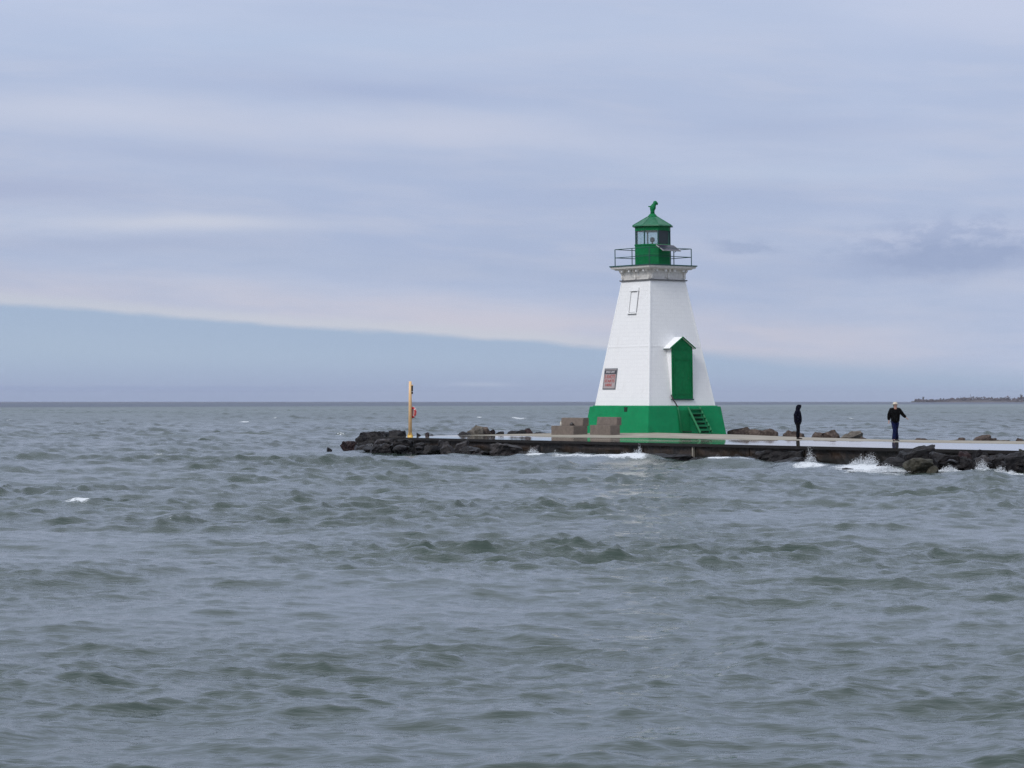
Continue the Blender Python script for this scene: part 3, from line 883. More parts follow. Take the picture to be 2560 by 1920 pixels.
back = [
    (1043, 1056, 1081, 'wet', 'tiny pointed dark rock just right of the yellow post, behind the deck'),
    (1062, 1080, 1080, 'red', 'small reddish rock behind the deck, second to the right of the yellow post'),
    (1076, 1103, 1085, 'wet', 'low sliver of dark rock behind the deck right of the small reddish rock'),
    (1128, 1184, 1078, 'wet', 'low dark rock behind the deck at the left foot of the tall tan boulder'),
    (1166, 1204, 1061, 'tan', 'tallest tan boulder behind the deck, between the yellow post and the benches'),
    (1196, 1230, 1067, 'brown', 'brown rock leaning on the right side of the tallest tan boulder'),
    (1218, 1238, 1073, 'red', 'small dark red rock at the right end of the tan boulder group'),
    (1235, 1258, 1078, 'wet', 'small black rock alone just right of the tan boulder group'),
    (1271, 1315, 1074, 'wet', 'dark sloping rock behind the deck, left of the left bench'),
    (1310, 1341, 1070, 'red', 'dark red peaked rock nearest the left bench'),
    (1337, 1384, 1079, 'wet', 'very low black rock running behind the left bench'),
    (1824, 1872, 1067, 'brown', 'brown boulder right beside the green lighthouse base'),
    (1866, 1892, 1075, 'brown', 'low brown rock second from the green lighthouse base'),
    (1875, 1914, 1072, 'brown', 'rounded brown boulder in the middle of the group right of the lighthouse'),
    (1906, 1947, 1071, 'brown', 'broad brown boulder at the right end of the group right of the lighthouse'),
    (1960, 1981, 1082, 'brown', 'small brown rock to the left of the hooded person'),
    (1966, 2012, 1075, 'brown', 'brown sloping boulder directly behind the legs of the hooded person'),
    (2032, 2072, 1080, 'brown', 'low brown rock first to the right of the hooded person'),
    (2060, 2101, 1074, 'brown', 'peaked reddish brown boulder between the two people'),
    (2100, 2152, 1077, 'tan', 'wedge-shaped tan boulder right of the peaked boulder between the two people'),
    (2148, 2174, 1091, 'brown', 'flat brown sliver of rock nearest the person in jeans, at his left'),
    (2286, 2332, 1095, 'brown', 'flat brown rock behind the deck just right of the person in jeans'),
    (2358, 2396, 1098, 'tan', 'very flat tan rock behind the deck left of the small pointed rock'),
    (2392, 2411, 1093, 'brown', 'small pointed brown rock behind the deck toward the right'),
    (2437, 2474, 1086, 'brown', 'chunky brown boulder behind the deck near the right edge'),
    (2464, 2490, 1094, 'brown', 'low brown rock against the right side of the chunky boulder near the right edge'),
    (2488, 2522, 1099, 'tan', 'flat tan sliver behind the deck right of the chunky boulder'),
    (2542, 2570, 1095, 'brown', 'brown rock behind the deck cut by the right picture edge'),
]
for i, (a, b, yt, mt, lab) in enumerate(back):
    c = (a + b) / 2
    if c < 1400:      # beyond the pier's end wall
        k = (c - 1280) / FPX
        # end edge: P0 + NN*w
        w = (k * P0.y - P0.x) / (NN.x - k * NN.y)
        d = P0.y + NN.y * w + 1.2
    else:
        d = edge_d(c, DW + 0.7)
    rock(a - (b - a) * 0.13, b + (b - a) * 0.13, yt, d, mt, lab, group=GB, seed=i * 5 + 400, base=0.55, sink=0.6, depth=0.9)


def rubble(spans, label, n, seed):
    g = random.Random(seed); m = MB()
    for i in range(n):
        a, b, lo, hi, topmax = g.choice(spans)
        px = g.uniform(a, b); off = g.uniform(lo, hi); dd = edge_d(px, off)
        x, y = bearing(px, dd); r = g.uniform(0.14, 0.42)
        bm = bmesh.new(); bmesh.ops.create_icosphere(bm, subdivisions=2, radius=1.0)
        pl = [(Vector((g.gauss(0, 1), g.gauss(0, 1), g.gauss(0, .8))).normalized(), g.uniform(.35, .8)) for _ in range(7)]
        rot = Matrix.Rotation(g.uniform(0, 6.28), 3, 'Z'); sz = Vector((r * g.uniform(0.9, 1.7), r, r * g.uniform(0.45, 0.9)))
        c = Vector((x, y, g.uniform(-0.25, topmax)))
        vs = []
        for v in bm.verts:
            p = v.co.copy()
            for d_, h_ in pl:
                s_ = p.dot(d_)
                if s_ > h_: p -= d_ * (s_ - h_)
            vs.append(c + rot @ Vector((p.x * sz.x, p.y * sz.y, p.z * sz.z)))
        m.add(vs, [tuple(v.index for v in f.verts) for f in bm.faces]); bm.free()
    o = m.build('rubble', RK['wet']); tag(o, label, kind='stuff')


rubble([(890, 1060, -2.2, -0.2, 0.35), (1040, 1330, -1.6, -0.3, 0.25)], 'small wet black stones among the rocks at the pier tip', 120, 5)
rubble([(1730, 2010, -1.3, -0.3, 0.15), (2240, 2600, -2.6, -0.3, 0.35)], 'small wet black stones along the wall toward the right', 110, 6)

# ------------------------------------------------------------------ lighthouse
D0 = 141.9
lx, ly = bearing(1637.5, D0)
LZ = EYE - 1.70
LA = R(-53.7)
lh = empty('lighthouse', (lx, ly, LZ), LA)
tag(lh, 'white tapering square lighthouse with green base, green door and green lantern on the pier', 'lighthouse')


def shell(h0, h1, z0, z1):
    return MB().frustum(h0, h1, z0, z1)


H_B0, H_B1, ZB = 2.83, 2.575, 1.41
base = shell(H_B0, H_B1, -0.35, ZB).build('plinth', GREEN_B, lh, bevel=0.02)
H_W0, H_W1, ZW = 2.365, 1.245, 8.34
tw = shell(H_W0, H_W1, ZB, ZW).build('tower_wall', WHITE, lh)


def wall_half(z):
    return H_W0 + (H_W1 - H_W0) * (z - ZB) / (ZW - ZB)


# white corner boards and the horizontal seam
for sx_, sy_ in ((-1, -1), (1, -1), (1, 1), (-1, 1)):
    m = MB()
    for z in (ZB + 0.004, ZW - 0.004):
        hh = wall_half(z)
        for a, b in ((0.012, 0.012), (0.012, -0.09), (-0.09, -0.09), (-0.09, 0.012)):
            m.v.append((sx_ * (hh + a), sy_ * (hh + b), z))
    m.f += [(0, 1, 2, 3), (7, 6, 5, 4), (0, 4, 5, 1), (1, 5, 6, 2), (2, 6, 7, 3), (3, 7, 4, 0)]
    m.build('corner_board', WHITE_FLAT, tw)
for zz, mt in ((4.70, WHITE),):
    hh = wall_half(zz)
    m = MB()
    m.frustum(wall_half(zz - 0.02) + 0.010, wall_half(zz + 0.02) + 0.010, zz - 0.02, zz + 0.02)
    m.build('seam_strip', mt, tw)
# small square opening at the top of the plinth
sl = (H_B1 - H_B0) / (ZB + 0.35)
m = MB(); yy = -(H_B0 + sl * (1.26 + 0.35)) - 0.004
m.box((2.555 - 1.90, yy, 1.25), (0.26, 0.04, 0.26)); m.build('drain_opening', HOLE, base)
m = MB(); m.frustum(2.46, 2.44, ZB + 0.002, ZB + 0.05); m.build('sill_course', GREEN_B, base)

# cornice, frieze, brackets
fr = MB(); fr.frustum(1.235, 1.30, ZW + 0.06, 8.95); fr = fr.build('frieze', WHITE_OLD, lh)
m = MB(); m.frustum(1.32, 1.35, ZW - 0.01, ZW + 0.06); m.build('moulding', SHADOW_LINE, fr)  # moulding coloured dark to draw the shadow line below the frieze
for zz in (8.55, 8.74):
    m = MB(); hh = 1.235 + (1.30 - 1.235) * (zz - 8.4) / 0.55
    m.frustum(hh + 0.012, hh + 0.012, zz - 0.012, zz + 0.012); m.build('board_joint', WHITE_OLD, fr)


def bracket_profile():
    return [(0, 0), (0.05, 0), (0.07, 0.10), (0.05, 0.22), (0.10, 0.32), (0.20, 0.40), (0.22, 0.50), (0.0, 0.50)]


def bracket(x, y, ang):
    m = MB(); th = 0.055; pr = bracket_profile()
    M = Matrix.Translation((x, y, 8.45)) @ Matrix.Rotation(ang, 4, 'Z')
    vs = [M @ Vector((a, s * th, b)) for s in (-1, 1) for a, b in pr]
    k = len(pr)
    m.add(vs, [tuple(range(k)), tuple(range(2 * k - 1, k - 1, -1))] + [(i, (i + 1) % k, k + (i + 1) % k, k + i) for i in range(k)])
    return m.build('bracket', WHITE_OLD, fr)


hf = 1.265
for ang in (0, 90, 180, 270):
    a = R(ang); nx, ny = math.cos(a), math.sin(a); tx, ty = -ny, nx
    for o_ in (-1.15, 0.0, 1.15):
        bracket(nx * hf + tx * o_, ny * hf + ty * o_, a)
gal = MB(); gal.frustum(1.66, 1.70, 9.02, 9.135); gal.frustum(1.50, 1.56, 8.952, 9.018)
gal = gal.build('gallery_cornice', WHITE_OLD, lh)
m = MB(); m.frustum(1.735, 1.735, 9.138, 9.20); m.build('gallery_floor', RAILM, lh)
for ang in (0, 90, 180, 270):
    a = R(ang); nx, ny = math.cos(a), math.sin(a); tx, ty = -ny, nx
    for o_ in (-0.95, -0.32, 0.32, 0.95):
        m = MB(); M = Matrix.Translation((nx * 1.43 + tx * o_, ny * 1.43 + ty * o_, 8.89)) @ Matrix.Rotation(a, 4, 'Z')
        m.box(None, (0.16, 0.10, 0.12), M=M); m.build('joist_end', WHITE_FLAT, gal)

# railing
PR = 1.50
pts = []
for sx_, sy_ in ((-1, -1), (0, -1), (1, -1), (1, 0), (1, 1), (0, 1), (-1, 1), (-1, 0)):
    m = MB(); m.tube([(sx_ * PR, sy_ * PR, 9.20), (sx_ * PR, sy_ * PR, 10.12)], 0.028, 6)
    m.build('railing_post', RAILM, lh)
for zz in (9.66, 10.12):
    for (a, b) in (((-PR, -PR), (PR, -PR)), ((PR, -PR), (PR, PR)), ((PR, PR), (-PR, PR)), ((-PR, PR), (-PR, -PR))):
        m = MB(); m.tube([(a[0], a[1], zz), (b[0], b[1], zz)], 0.022, 6); m.build('handrail', RAILM, lh)

# lantern
O8 = R(22.5)
drum = MB(); drum.frustum(1.04, 1.04, 9.202, 10.33, 8, O8); drum = drum.build('lantern_base', GREEN_D, lh)
m = MB(); m.frustum(1.055, 1.055, 9.80, 9.83, 8, O8); m.build('rivet_strip', GREEN, drum)
m = MB(); m.frustum(1.07, 1.07, 10.30, 10.37, 8, O8); m.build('lantern_sill', GREEN_D, drum)
RG = 0.985
gz0, gz1 = 10.37, 11.12


def oct_pt(r, k, z):
    return Vector((r * math.cos(O8 + k * math.pi / 4), r * math.sin(O8 + k * math.pi / 4), z))


for k in range(8):
    m = MB(); m.tube([oct_pt(RG, k, gz0), oct_pt(RG, k, gz1)], 0.042, 6); m.build('mullion', RAILM, lh)
for k in range(8):
    a, b = oct_pt(RG - 0.01, k, gz0), oct_pt(RG - 0.01, k + 1, gz0)
    a2, b2 = a + (b - a) * 0.05, b - (b - a) * 0.05
    up = Vector((0, 0, gz1 - gz0))
    m = MB(); inn = -(a + b).normalized(); inn.z = 0; inn = inn.normalized() * 0.012
    vs = [a2, b2, b2 + up, a2 + up, a2 + inn, b2 + inn, b2 + up + inn, a2 + up + inn]
    m.add(vs, [(0, 1, 2, 3), (7, 6, 5, 4), (0, 4, 5, 1), (1, 5, 6, 2), (2, 6, 7, 3), (3, 7, 4, 0)])
    # the face turned to local +x carries a dark blind instead of clear glass
    mid = math.degrees(math.atan2((a + b).y, (a + b).x)) % 360
    if mid < 5 or mid > 355:
        m.build('dark_panel', DARKG, lh)
    else:
        m.build('lantern_pane', GLASS, lh)
m = MB(); m.frustum(1.03, 1.03, 11.12, 11.36, 8, O8); m.build('lantern_head', GREEN_D, lh)
rf = MB()
rf.frustum(1.19, 1.17, 11.36, 11.42, 8, O8)
rf.frustum(1.17, 0.30, 11.421, 11.92, 8, O8)
roof = rf.build('lantern_roof', GREEN_R, lh)
for k in range(8):
    m = MB(); m.tube([oct_pt(1.17, k, 11.425), oct_pt(0.30, k, 11.925)], 0.016, 5); m.build('roof_seam', GREEN_R, roof)
m = MB(); m.lathe([(0.31, 11.90), (0.25, 11.97), (0.17, 12.07), (0.125, 12.10)], 20); m.build('roof_collar', GREEN_D, roof, smooth=True)
# cowl ventilator on top: a stem, a round body turned to leeward, hood and pointed tail vane
vent = MB(); vent.lathe([(0.125, 12.10), (0.115, 12.22), (0.13, 12.32), (0.15, 12.38)], 18)
vent = vent.build('vent_stem', GREEN_D, lh, smooth=True)
# lateral direction across the line of sight, in lighthouse coordinates
lat = Vector((math.cos(-LA), math.sin(-LA), 0))
lv = lambda a, z, dpt=0.0: lat * a + Vector((-lat.y, lat.x, 0)) * dpt + Vector((0, 0, z))
m = MB(); m.tube([lv(-0.02, 12.22), lv(0.0, 12.34), lv(0.03, 12.45), lv(0.07, 12.55), lv(0.12, 12.64), lv(0.17, 12.73), lv(0.20, 12.80)],
                 [0.095, 0.145, 0.165, 0.130, 0.100, 0.120, 0.05], 12)
m.build('vent_hood', GREEN_D, vent, smooth=True)
m = MB(); m.tube([lv(0.16, 12.72), lv(0.26, 12.66), lv(0.27, 12.58)], [0.06, 0.075, 0.03], 10); m.build('vent_lip', GREEN_D, vent, smooth=True)
m = MB(); m.tube([lv(-0.03, 12.50), lv(-0.16, 12.49), lv(-0.235, 12.50)], [0.06, 0.035, 0.022], 8); m.build('vent_tail', GREEN_D, vent, smooth=True)
# lamp
lamp = MB(); lamp.lathe([(0.20, 10.33), (0.20, 10.36), (0.045, 10.38), (0.04, 10.52)], 14, c=(0.02, -0.05, 0)); lamp = lamp.build('lamp_stand', BLACK, lh, smooth=True)
m = MB(); m.lathe([(0.05, 10.52), (0.12, 10.55), (0.13, 10.62), (0.12, 10.68), (0.14, 10.70), (0.10, 10.76), (0.03, 10.79)], 16, c=(0.02, -0.05, 0)); m.build('lamp_lens', material('lens_glass', (0.10, 0.11, 0.13), 0.15), lamp, smooth=True)

# solar panel on a bracket at the +x rail
pv = empty('x', (0, 0, 0)); bpy.data.objects.remove(pv)
M = Matrix.Translation((1.48, -0.12, 10.12)) @ Matrix.Rotation(R(28), 4, 'Y')
m = MB(); m.box(None, (0.68, 1.22, 0.03), M=M); sp_ = m.build('solar_panel', SOLAR, lh)
m = MB()
for (cx_, cy_, w_, l_) in ((0.35, 0, 0.02, 1.25), (-0.35, 0, 0.02, 1.25), (0, 0.62, 0.68, 0.02), (0, -0.62, 0.68, 0.02)):
    m.box(None, (w_, l_, 0.045), M=M @ Matrix.Translation((cx_, cy_, 0.0)))
m.build('panel_frame', STEEL, sp_)
m = MB(); m.tube([(1.50, -0.6, 9.9), (1.70, -0.6, 9.98)], 0.018, 5); m.build('panel_bracket', BLACK, sp_)
m = MB(); m.tube([(1.50, 0.3, 9.9), (1.70, 0.3, 9.98)], 0.018, 5); m.build('panel_bracket', BLACK, sp_)


# window (boarded over, painted white) on the left face: local -y side
def face_frame(side, z, s, out=0.0):
    """matrix whose x runs along the face, y up the slope, z outward"""
    hh = wall_half(z)
    k = (H_W1 - H_W0) / (ZW - ZB)
    if side == '-y':
        ex = Vector((1, 0, 0)); ey = Vector((0, -k, 1)).normalized()
        org = Vector((s, -hh, z))
    else:
        ex = Vector((0, 1, 0)); ey = Vector((k, 0, 1)).normalized()
        org = Vector((hh, s, z))
    ez = ex.cross(ey)
    M = Matrix((ex, ey, ez)).transposed().to_4x4()
    M.translation = org + ez * out
    return M


FW = face_frame('-y', 7.22, 0.02)
win = MB(); win.box(None, (0.56, 1.10, 0.03), M=FW @ Matrix.Translation((0, -0.06, 0.006))); win = win.build('window', WHITE_FLAT, lh)
for (cx_, cy_, w_, h_, d_) in ((-0.32, -0.06, 0.075, 1.20, 0.10), (0.32, -0.06, 0.075, 1.20, 0.10)):
    m = MB(); m.box(None, (w_, h_, d_), M=FW @ Matrix.Translation((cx_, cy_, 0.02))); m.build('window_frame', WHITE_FLAT, win)
m = MB(); m.box(None, (0.80, 0.17, 0.15), M=FW @ Matrix.Translation((0, 0.62, 0.03))); m.build('window_hood', WHITE_FLAT, win)
m = MB(); m.box(None, (0.76, 0.07, 0.15), M=FW @ Matrix.Translation((0, -0.695, 0.03))); m.build('window_sill', WHITE_FLAT, win)
for (cx_, cy_, w_, h_) in ((-0.366, -0.05, 0.016, 1.24), (0.366, -0.05, 0.016, 1.24), (-0.274, -0.08, 0.018, 1.10), (0.276, -0.08, 0.014, 1.10), (0, 0.525, 0.72, 0.022), (0, 0.715, 0.78, 0.020), (0, -0.645, 0.60, 0.018), (0, -0.738, 0.72, 0.016)):
    m = MB(); m.box(None, (w_, h_, 0.03), M=FW @ Matrix.Translation((cx_, cy_, 0.012))); m.build('frame_shadow_line', SHADOW_LINE, win)  # dark strips draw the thin shadows around frame, hood and sill

# sign on the left face
SG = face_frame('-y', 2.93, wall_half(2.93) - 3.40 + 0.0)
SIGNG = material('sign_grey', (0.36, 0.31, 0.31), 0.6, var=0.08, vscale=6)
SIGND = material('sign_dark', (0.045, 0.045, 0.055), 0.6)
SIGNB = material('sign_border', (0.13, 0.135, 0.15), 0.6)
REDT = material('sign_red', (0.34, 0.060, 0.055), 0.6)
sg = MB(); sg.box(None, (1.13, 1.18, 0.03), M=SG @ Matrix.Translation((0, 0, 0.015))); sg = sg.build('sign', SIGNB, lh)
m = MB(); m.box(None, (1.01, 0.79, 0.008), M=SG @ Matrix.Translation((0, -0.14, 0.034))); m.build('sign_face', SIGNG, sg)
m = MB(); m.box(None, (1.05, 0.19, 0.008), M=SG @ Matrix.Translation((0, 0.38, 0.034))); m.build('sign_header', SIGND, sg)
m = MB(); m.box(None, (1.01, 0.035, 0.008), M=SG @ Matrix.Translation((0, 0.505, 0.034))); m.build('sign_stripe', SIGNG, sg)


def text(s, size, M, mat, parent, width=None, name='lettering'):
    cu = bpy.data.curves.new(name, 'FONT'); cu.body = s; cu.size = size; cu.align_x = 'CENTER'; cu.align_y = 'CENTER'
    cu.extrude = 0.003; cu.offset = 0.006
    t = bpy.data.objects.new(name, cu); COL.objects.link(t)
    bpy.context.view_layer.update()
    me = bpy.data.meshes.new_from_object(t.evaluated_get(bpy.context.evaluated_depsgraph_get()))
    bpy.data.objects.remove(t)
    xs = [v.co.x for v in me.vertices]; w = max(xs) - min(xs)
    f = (width / w) if width else 1.0
    me.transform(M @ Matrix.Diagonal((f, 1, 1, 1)))
    me.materials.clear(); me.materials.append(mat)
    o = bpy.data.objects.new(name, me); COL.objects.link(o); o.parent = parent
    return o


TXT = material('sign_pale_print', (0.42, 0.40, 0.42), 0.6)
text('SPEED LIMIT', 0.15, SG @ Matrix.Translation((0, 0.38, 0.042)), TXT, sg, 0.80)
text('5 KNOTS', 0.30, SG @ Matrix.Translation((0, 0.115, 0.042)), REDT, sg, 0.93)
text('STARTS', 0.22, SG @ Matrix.Translation((0, -0.13, 0.042)), REDT, sg, 0.88)
text('HERE', 0.20, SG @ Matrix.Translation((-0.05, -0.35, 0.042)), REDT, sg, 0.56)

# door porch on the +x face: stands out like a dormer, green front, white cheeks and roof
DZ0, DZ1, DWD = 1.83, 4.72, 1.47
xf = wall_half(DZ0) + 0.05
dy = 0.02
m = MB(); y0, y1 = dy - DWD / 2 + 0.03, dy + DWD / 2 - 0.03
pk = 5.19
xi0, xi1, xi2 = wall_half(DZ0) - 0.1, wall_half(DZ1) - 0.1, wall_half(pk) - 0.1
m.add([(xf - .03, y0, DZ0), (xf - .03, y1, DZ0), (xf - .03, y1, DZ1), (xf - .03, dy, pk - 0.03), (xf - .03, y0, DZ1),
       (xi0, y0, DZ0), (xi0, y1, DZ0), (xi1, y1, DZ1), (xi2, dy, pk - 0.03), (xi1, y0, DZ1)],
      [(0, 1, 2, 3, 4), (9, 8, 7, 6, 5), (0, 5, 6, 1), (1, 6, 7, 2), (0, 4, 9, 5)])
por = m.build('door_porch', WHITE_FLAT, lh)
m = MB()
for s in (-1, 1):
    e = DWD / 2 + 0.16
    zE = DZ1 - 0.12
    th = 0.05
    A = [(xf + 0.10, dy, pk + 0.03), (xf + 0.10, dy + s * e, zE), (wall_half(DZ1) - 0.15, dy + s * e, zE), (wall_half(pk) - 0.15, dy, pk + 0.03)]
    m.add(A + [(a[0], a[1], a[2] - th) for a in A], [(0, 1, 2, 3), (7, 6, 5, 4), (0, 4, 5, 1), (1, 5, 6, 2), (2, 6, 7, 3), (3, 7, 4, 0)])
m.build('porch_roof', WHITE_FLAT, por)
for s in (-1, 1):
    m = MB(); e = DWD / 2 + 0.17; zE = DZ1 - 0.13
    A = [Vector((xf + 0.105, dy, pk + 0.02)), Vector((xf + 0.105, dy + s * e, zE))]
    m.tube(A, 0.035, 4); m.build('barge_board', GREEN_D, por)
# a thin dark eave under the near slope
m = MB(); m.tube([(xf + 0.10, dy - DWD / 2 - 0.16, DZ1 - 0.17), (wall_half(DZ1) - 0.05, dy - DWD / 2 - 0.16, DZ1 - 0.17)], 0.028, 5); m.build('eave_trim', RAILM, por)
m = MB()
m.add([(xf, y0 - .03, DZ0), (xf, y1 + .03, DZ0), (xf, y1 + .03, DZ1 - .05), (xf, dy, pk - 0.02), (xf, y0 - .03, DZ1 - .05),
       (xf - .03, y0 - .03, DZ0), (xf - .03, y1 + .03, DZ0), (xf - .03, y1 + .03, DZ1 - .05), (xf - .03, dy, pk - 0.02), (xf - .03, y0 - .03, DZ1 - .05)],
      [(0, 1, 2, 3, 4), (9, 8, 7, 6, 5), (0, 5, 6, 1), (1, 6, 7, 2), (2, 7, 8, 3), (3, 8, 9, 4), (4, 9, 5, 0)])
door = m.build('door', GREEN_D, lh)
for (yc, zc, w_, h_) in ((dy, DZ1 - 0.16, DWD, 0.06), (dy, 3.98, 1.10, 0.04), (dy, 2.10, 1.10, 0.04), (dy - 0.56, 3.0, 0.05, 2.0), (dy + 0.56, 3.0, 0.05, 2.0), (dy - 0.70, 3.2, 0.07, 2.7), (dy + 0.70, 3.2, 0.07, 2.7), (dy, DZ0 + 0.05, DWD, 0.09)):
    m = MB(); m.box((xf + 0.012, yc, zc), (0.03, w_, h_)); m.build('door_batten', GREEN_D, door)
m = MB(); m.tube([(xf + 0.03, dy + 0.40, 2.95), (xf + 0.09, dy + 0.40, 2.95), (xf + 0.09, dy + 0.40, 3.12)], 0.018, 6); m.build('door_handle', GREEN, door)
m = MB(); m.box((xf + 0.01, dy, DZ0 - 0.035), (0.10, DWD + 0.10, 0.06)); m.build('door_sill', RAILM, door)
m = MB(); m.tube([(wall_half(3.2) + 0.02, dy + DWD / 2 + 0.09, 3.45), (wall_half(3.2) + 0.08, dy + DWD / 2 + 0.13, 3.2), (wall_half(2.9) + 0.02, dy + DWD / 2 + 0.09, 2.85)], 0.014, 5); m.build('grab_handle', STEEL, lh)

# steps against the plinth
SY = 0.62
st = MB(); top = Vector((2.56, SY - 0.42, 1.38)); bt = Vector((3.62, SY - 0.42, -0.02))
st.tube([top, bt], [(0.035, 0.085)] * 2, 4)
st = st.build('stairs', GREEN, lh)
m = MB(); m.tube([top + Vector((0, 0.84, 0)), bt + Vector((0, 0.84, 0))], [(0.035, 0.085)] * 2, 4); m.build('stringer', GREEN, st)
for k in range(6):
    f = (k + 0.55) / 6.2
    p = top.lerp(bt, f)
    m = MB(); m.box((p.x, SY, p.z), (0.24, 0.78, 0.05)); m.build('tread', GREEN, st)
    m = MB(); m.box((p.x - 0.11, SY, p.z - 0.10), (0.012, 0.78, 0.10)); m.build('riser', HOLE, st)
# recessed hatch beside the steps and the pipe running up past it
kx = (H_B1 - H_B0) / (ZB + 0.35)
m = MB(); zc = 0.62
M = Matrix.Translation((H_B0 + kx * (zc + 0.35) + 0.006, -0.18, zc)) @ Matrix.Rotation(math.atan(kx), 4, 'Y')
m.box(None, (0.03, 0.80, 1.18), M=M); m.build('plinth_hatch', GREEN_D, base)
m = MB(); m.tube([(wall_half(2.0) + 0.10, -0.80, 2.05), (wall_half(1.8) + 0.12, -0.72, 1.80), (wall_half(1.6) + 0.17, -0.62, 1.60), (2.62, -0.56, 1.38)], 0.035, 7); cp = m.build('pipe', RUSTPIPE, lh, smooth=True)
m = MB(); m.tube([(2.62, -0.56, 1.38), (2.66, -0.54, 1.2), (2.92, -0.50, 0.0)], 0.035, 7); m.build('pipe_foot', GREEN, cp, smooth=True)
m = MB(); m.tube([(2.86, -0.42, 0.04), (2.90, -0.1, 0.03), (3.0, 0.12, 0.03)], 0.04, 6); m.build('cable_cover', HOLE, cp)


# the timber tower has settled a little out of plumb
def lean(o):
    for c in o.children:
        if c.type == 'MESH' and c.name.split('.')[0] not in ('plinth', 'stairs'):
            M_ = c.matrix_basis
            for v in c.data.vertices:
                zz_ = (M_ @ v.co).z
                if zz_ > ZB: v.co = v.co - lat * (0.0125 * (zz_ - ZB))
        lean(c)


lean(lh)

# ------------------------------------------------------------------ benches
def bench(px, ybase, d, rz, L, D, label, seat_h=0.43, back_h=0.86):
    x, y = bearing(px, d); z = EYE + (1003 - ybase) / FPX * d
    b = empty('bench', (x, y, z), rz)
    tag(b, label, 'bench', 'concrete benches beside the lighthouse base')
    m = MB(); m.box((0, -0.02, seat_h / 2 - 0.05), (L, D, seat_h + 0.1)); m.build('seat', BENCH, b, bevel=0.02)
    m = MB(); m.add([(-L / 2 + .02, D * 0.12, seat_h), (L / 2 - .02, D * 0.12, seat_h), (L / 2 - .02, D / 2 + 0.10, seat_h), (-L / 2 + .02, D / 2 + 0.10, seat_h),
                     (-L / 2 + .02, D * 0.20, back_h), (L / 2 - .02, D * 0.20, back_h), (L / 2 - .02, D / 2 + 0.10, back_h), (-L / 2 + .02, D / 2 + 0.10, back_h)],
                    [(3, 2, 1, 0), (4, 5, 6, 7), (0, 1, 5, 4), (1, 2, 6, 5), (2, 3, 7, 6), (3, 0, 4, 7)]); m.build('backrest', BENCH, b, bevel=0.02)
    return b


# placed along the base, seats turned to the harbour
b2 = bench(1513, 1083, 136.5, LA, 1.75, 0.66, 'tan concrete bench with high back standing in front of the green lighthouse base')
b1 = bench(1424, 1084, 138.5, LA + R(6), 1.75, 1.05, 'tan concrete bench just left of the lighthouse base, with litter on its seat')
M1 = Matrix.Translation(b1.location) @ Matrix.Rotation(LA + R(6), 4, 'Z')
p = M1 @ Vector((-0.35, -0.32, 0.433))
m = MB(); m.lathe([(0.045, 0), (0.048, 0.02), (0.048, 0.15), (0.02, 0.20), (0.018, 0.26), (0.02, 0.265)], 12)
bo = m.build('bottle', material('pale_plastic', (0.50, 0.47, 0.40), 0.4), None, smooth=True, loc=p)
tag(bo, 'pale bottle standing on the seat of the left bench', 'bottle')
p = M1 @ Vector((0.22, -0.05, 0.43))
m = MB(); m.lathe([(0.09, 0), (0.13, 0.04), (0.10, 0.12), (0.05, 0.17), (0.02, 0.19)], 9)
bo = m.build('bag', material('dark_bag_plastic', (0.035, 0.03, 0.028), 0.5), None, smooth=True, loc=p)
tag(bo, 'small dark crumpled bag lying on the seat of the left bench', 'bag')

# ------------------------------------------------------------------ yellow post with life ring
d = 138.1
x, y = bearing(1025.5, d); z = EYE - 1.91
post = empty('marker_post', (x, y, z))
tag(post, 'cream yellow post with a black box near its top at the tip of the pier', 'post')
m = MB(); m.tube([(0, 0, 0), (0, 0, 2.2), (0, 0, 2.98)], [0.100, 0.086, 0.074], 16); m.build('pole', YELLOW, post, smooth=True)
m = MB(); m.lathe([(0.14, -0.02), (0.14, 0.03), (0.10, 0.06), (0.09, 0.14), (0.085, 0.20)], 18); m.build('foot', YELLOW2, post, smooth=True)
for a in range(4):
    m = MB(); an = a * math.pi / 2 + 0.4
    m.add([(0.08 * math.cos(an), 0.08 * math.sin(an), 0.26), (0.19 * math.cos(an), 0.19 * math.sin(an), -0.02), (0.08 * math.cos(an), 0.08 * math.sin(an), -0.02),
           (0.08 * math.cos(an) - .02 * math.sin(an), 0.08 * math.sin(an) + .02 * math.cos(an), 0.26), (0.19 * math.cos(an) - .02 * math.sin(an), 0.19 * math.sin(an) + .02 * math.cos(an), -0.02), (0.08 * math.cos(an) - .02 * math.sin(an), 0.08 * math.sin(an) + .02 * math.cos(an), -0.02)],
          [(0, 1, 2), (5, 4, 3), (0, 3, 4, 1), (1, 4, 5, 2), (2, 5, 3, 0)]); m.build('gusset', YELLOW2, post)
m = MB(); m.box((0.105, 0, 2.60), (0.095, 0.12, 0.30)); bx_ = m.build('call_box', BLACK, post, bevel=0.008)
m = MB(); m.box((0.10, 0, 2.775), (0.13, 0.16, 0.045)); m.build('box_cap', YELLOW, bx_)
m = MB(); m.box((0.105, 0, 2.36), (0.095, 0.11, 0.12)); bx2 = m.build('lower_box', BLACK, post, bevel=0.008)
m = MB(); m.box((0.10, 0, 2.44), (0.10, 0.12, 0.02)); m.build('box_bracket', STEEL, bx2)
m = MB(); m.tube([(0, -0.05, 1.45), (0.10, 0.0, 1.45)], 0.02, 6); m.build('ring_hook', BLACK, post)
# life ring
ringo = empty('life_ring', (x + 0.14, y + 0.06, z + 1.30), R(-48))
tag(ringo, 'red life ring with pale bands hanging on the side of the yellow post', 'life ring')


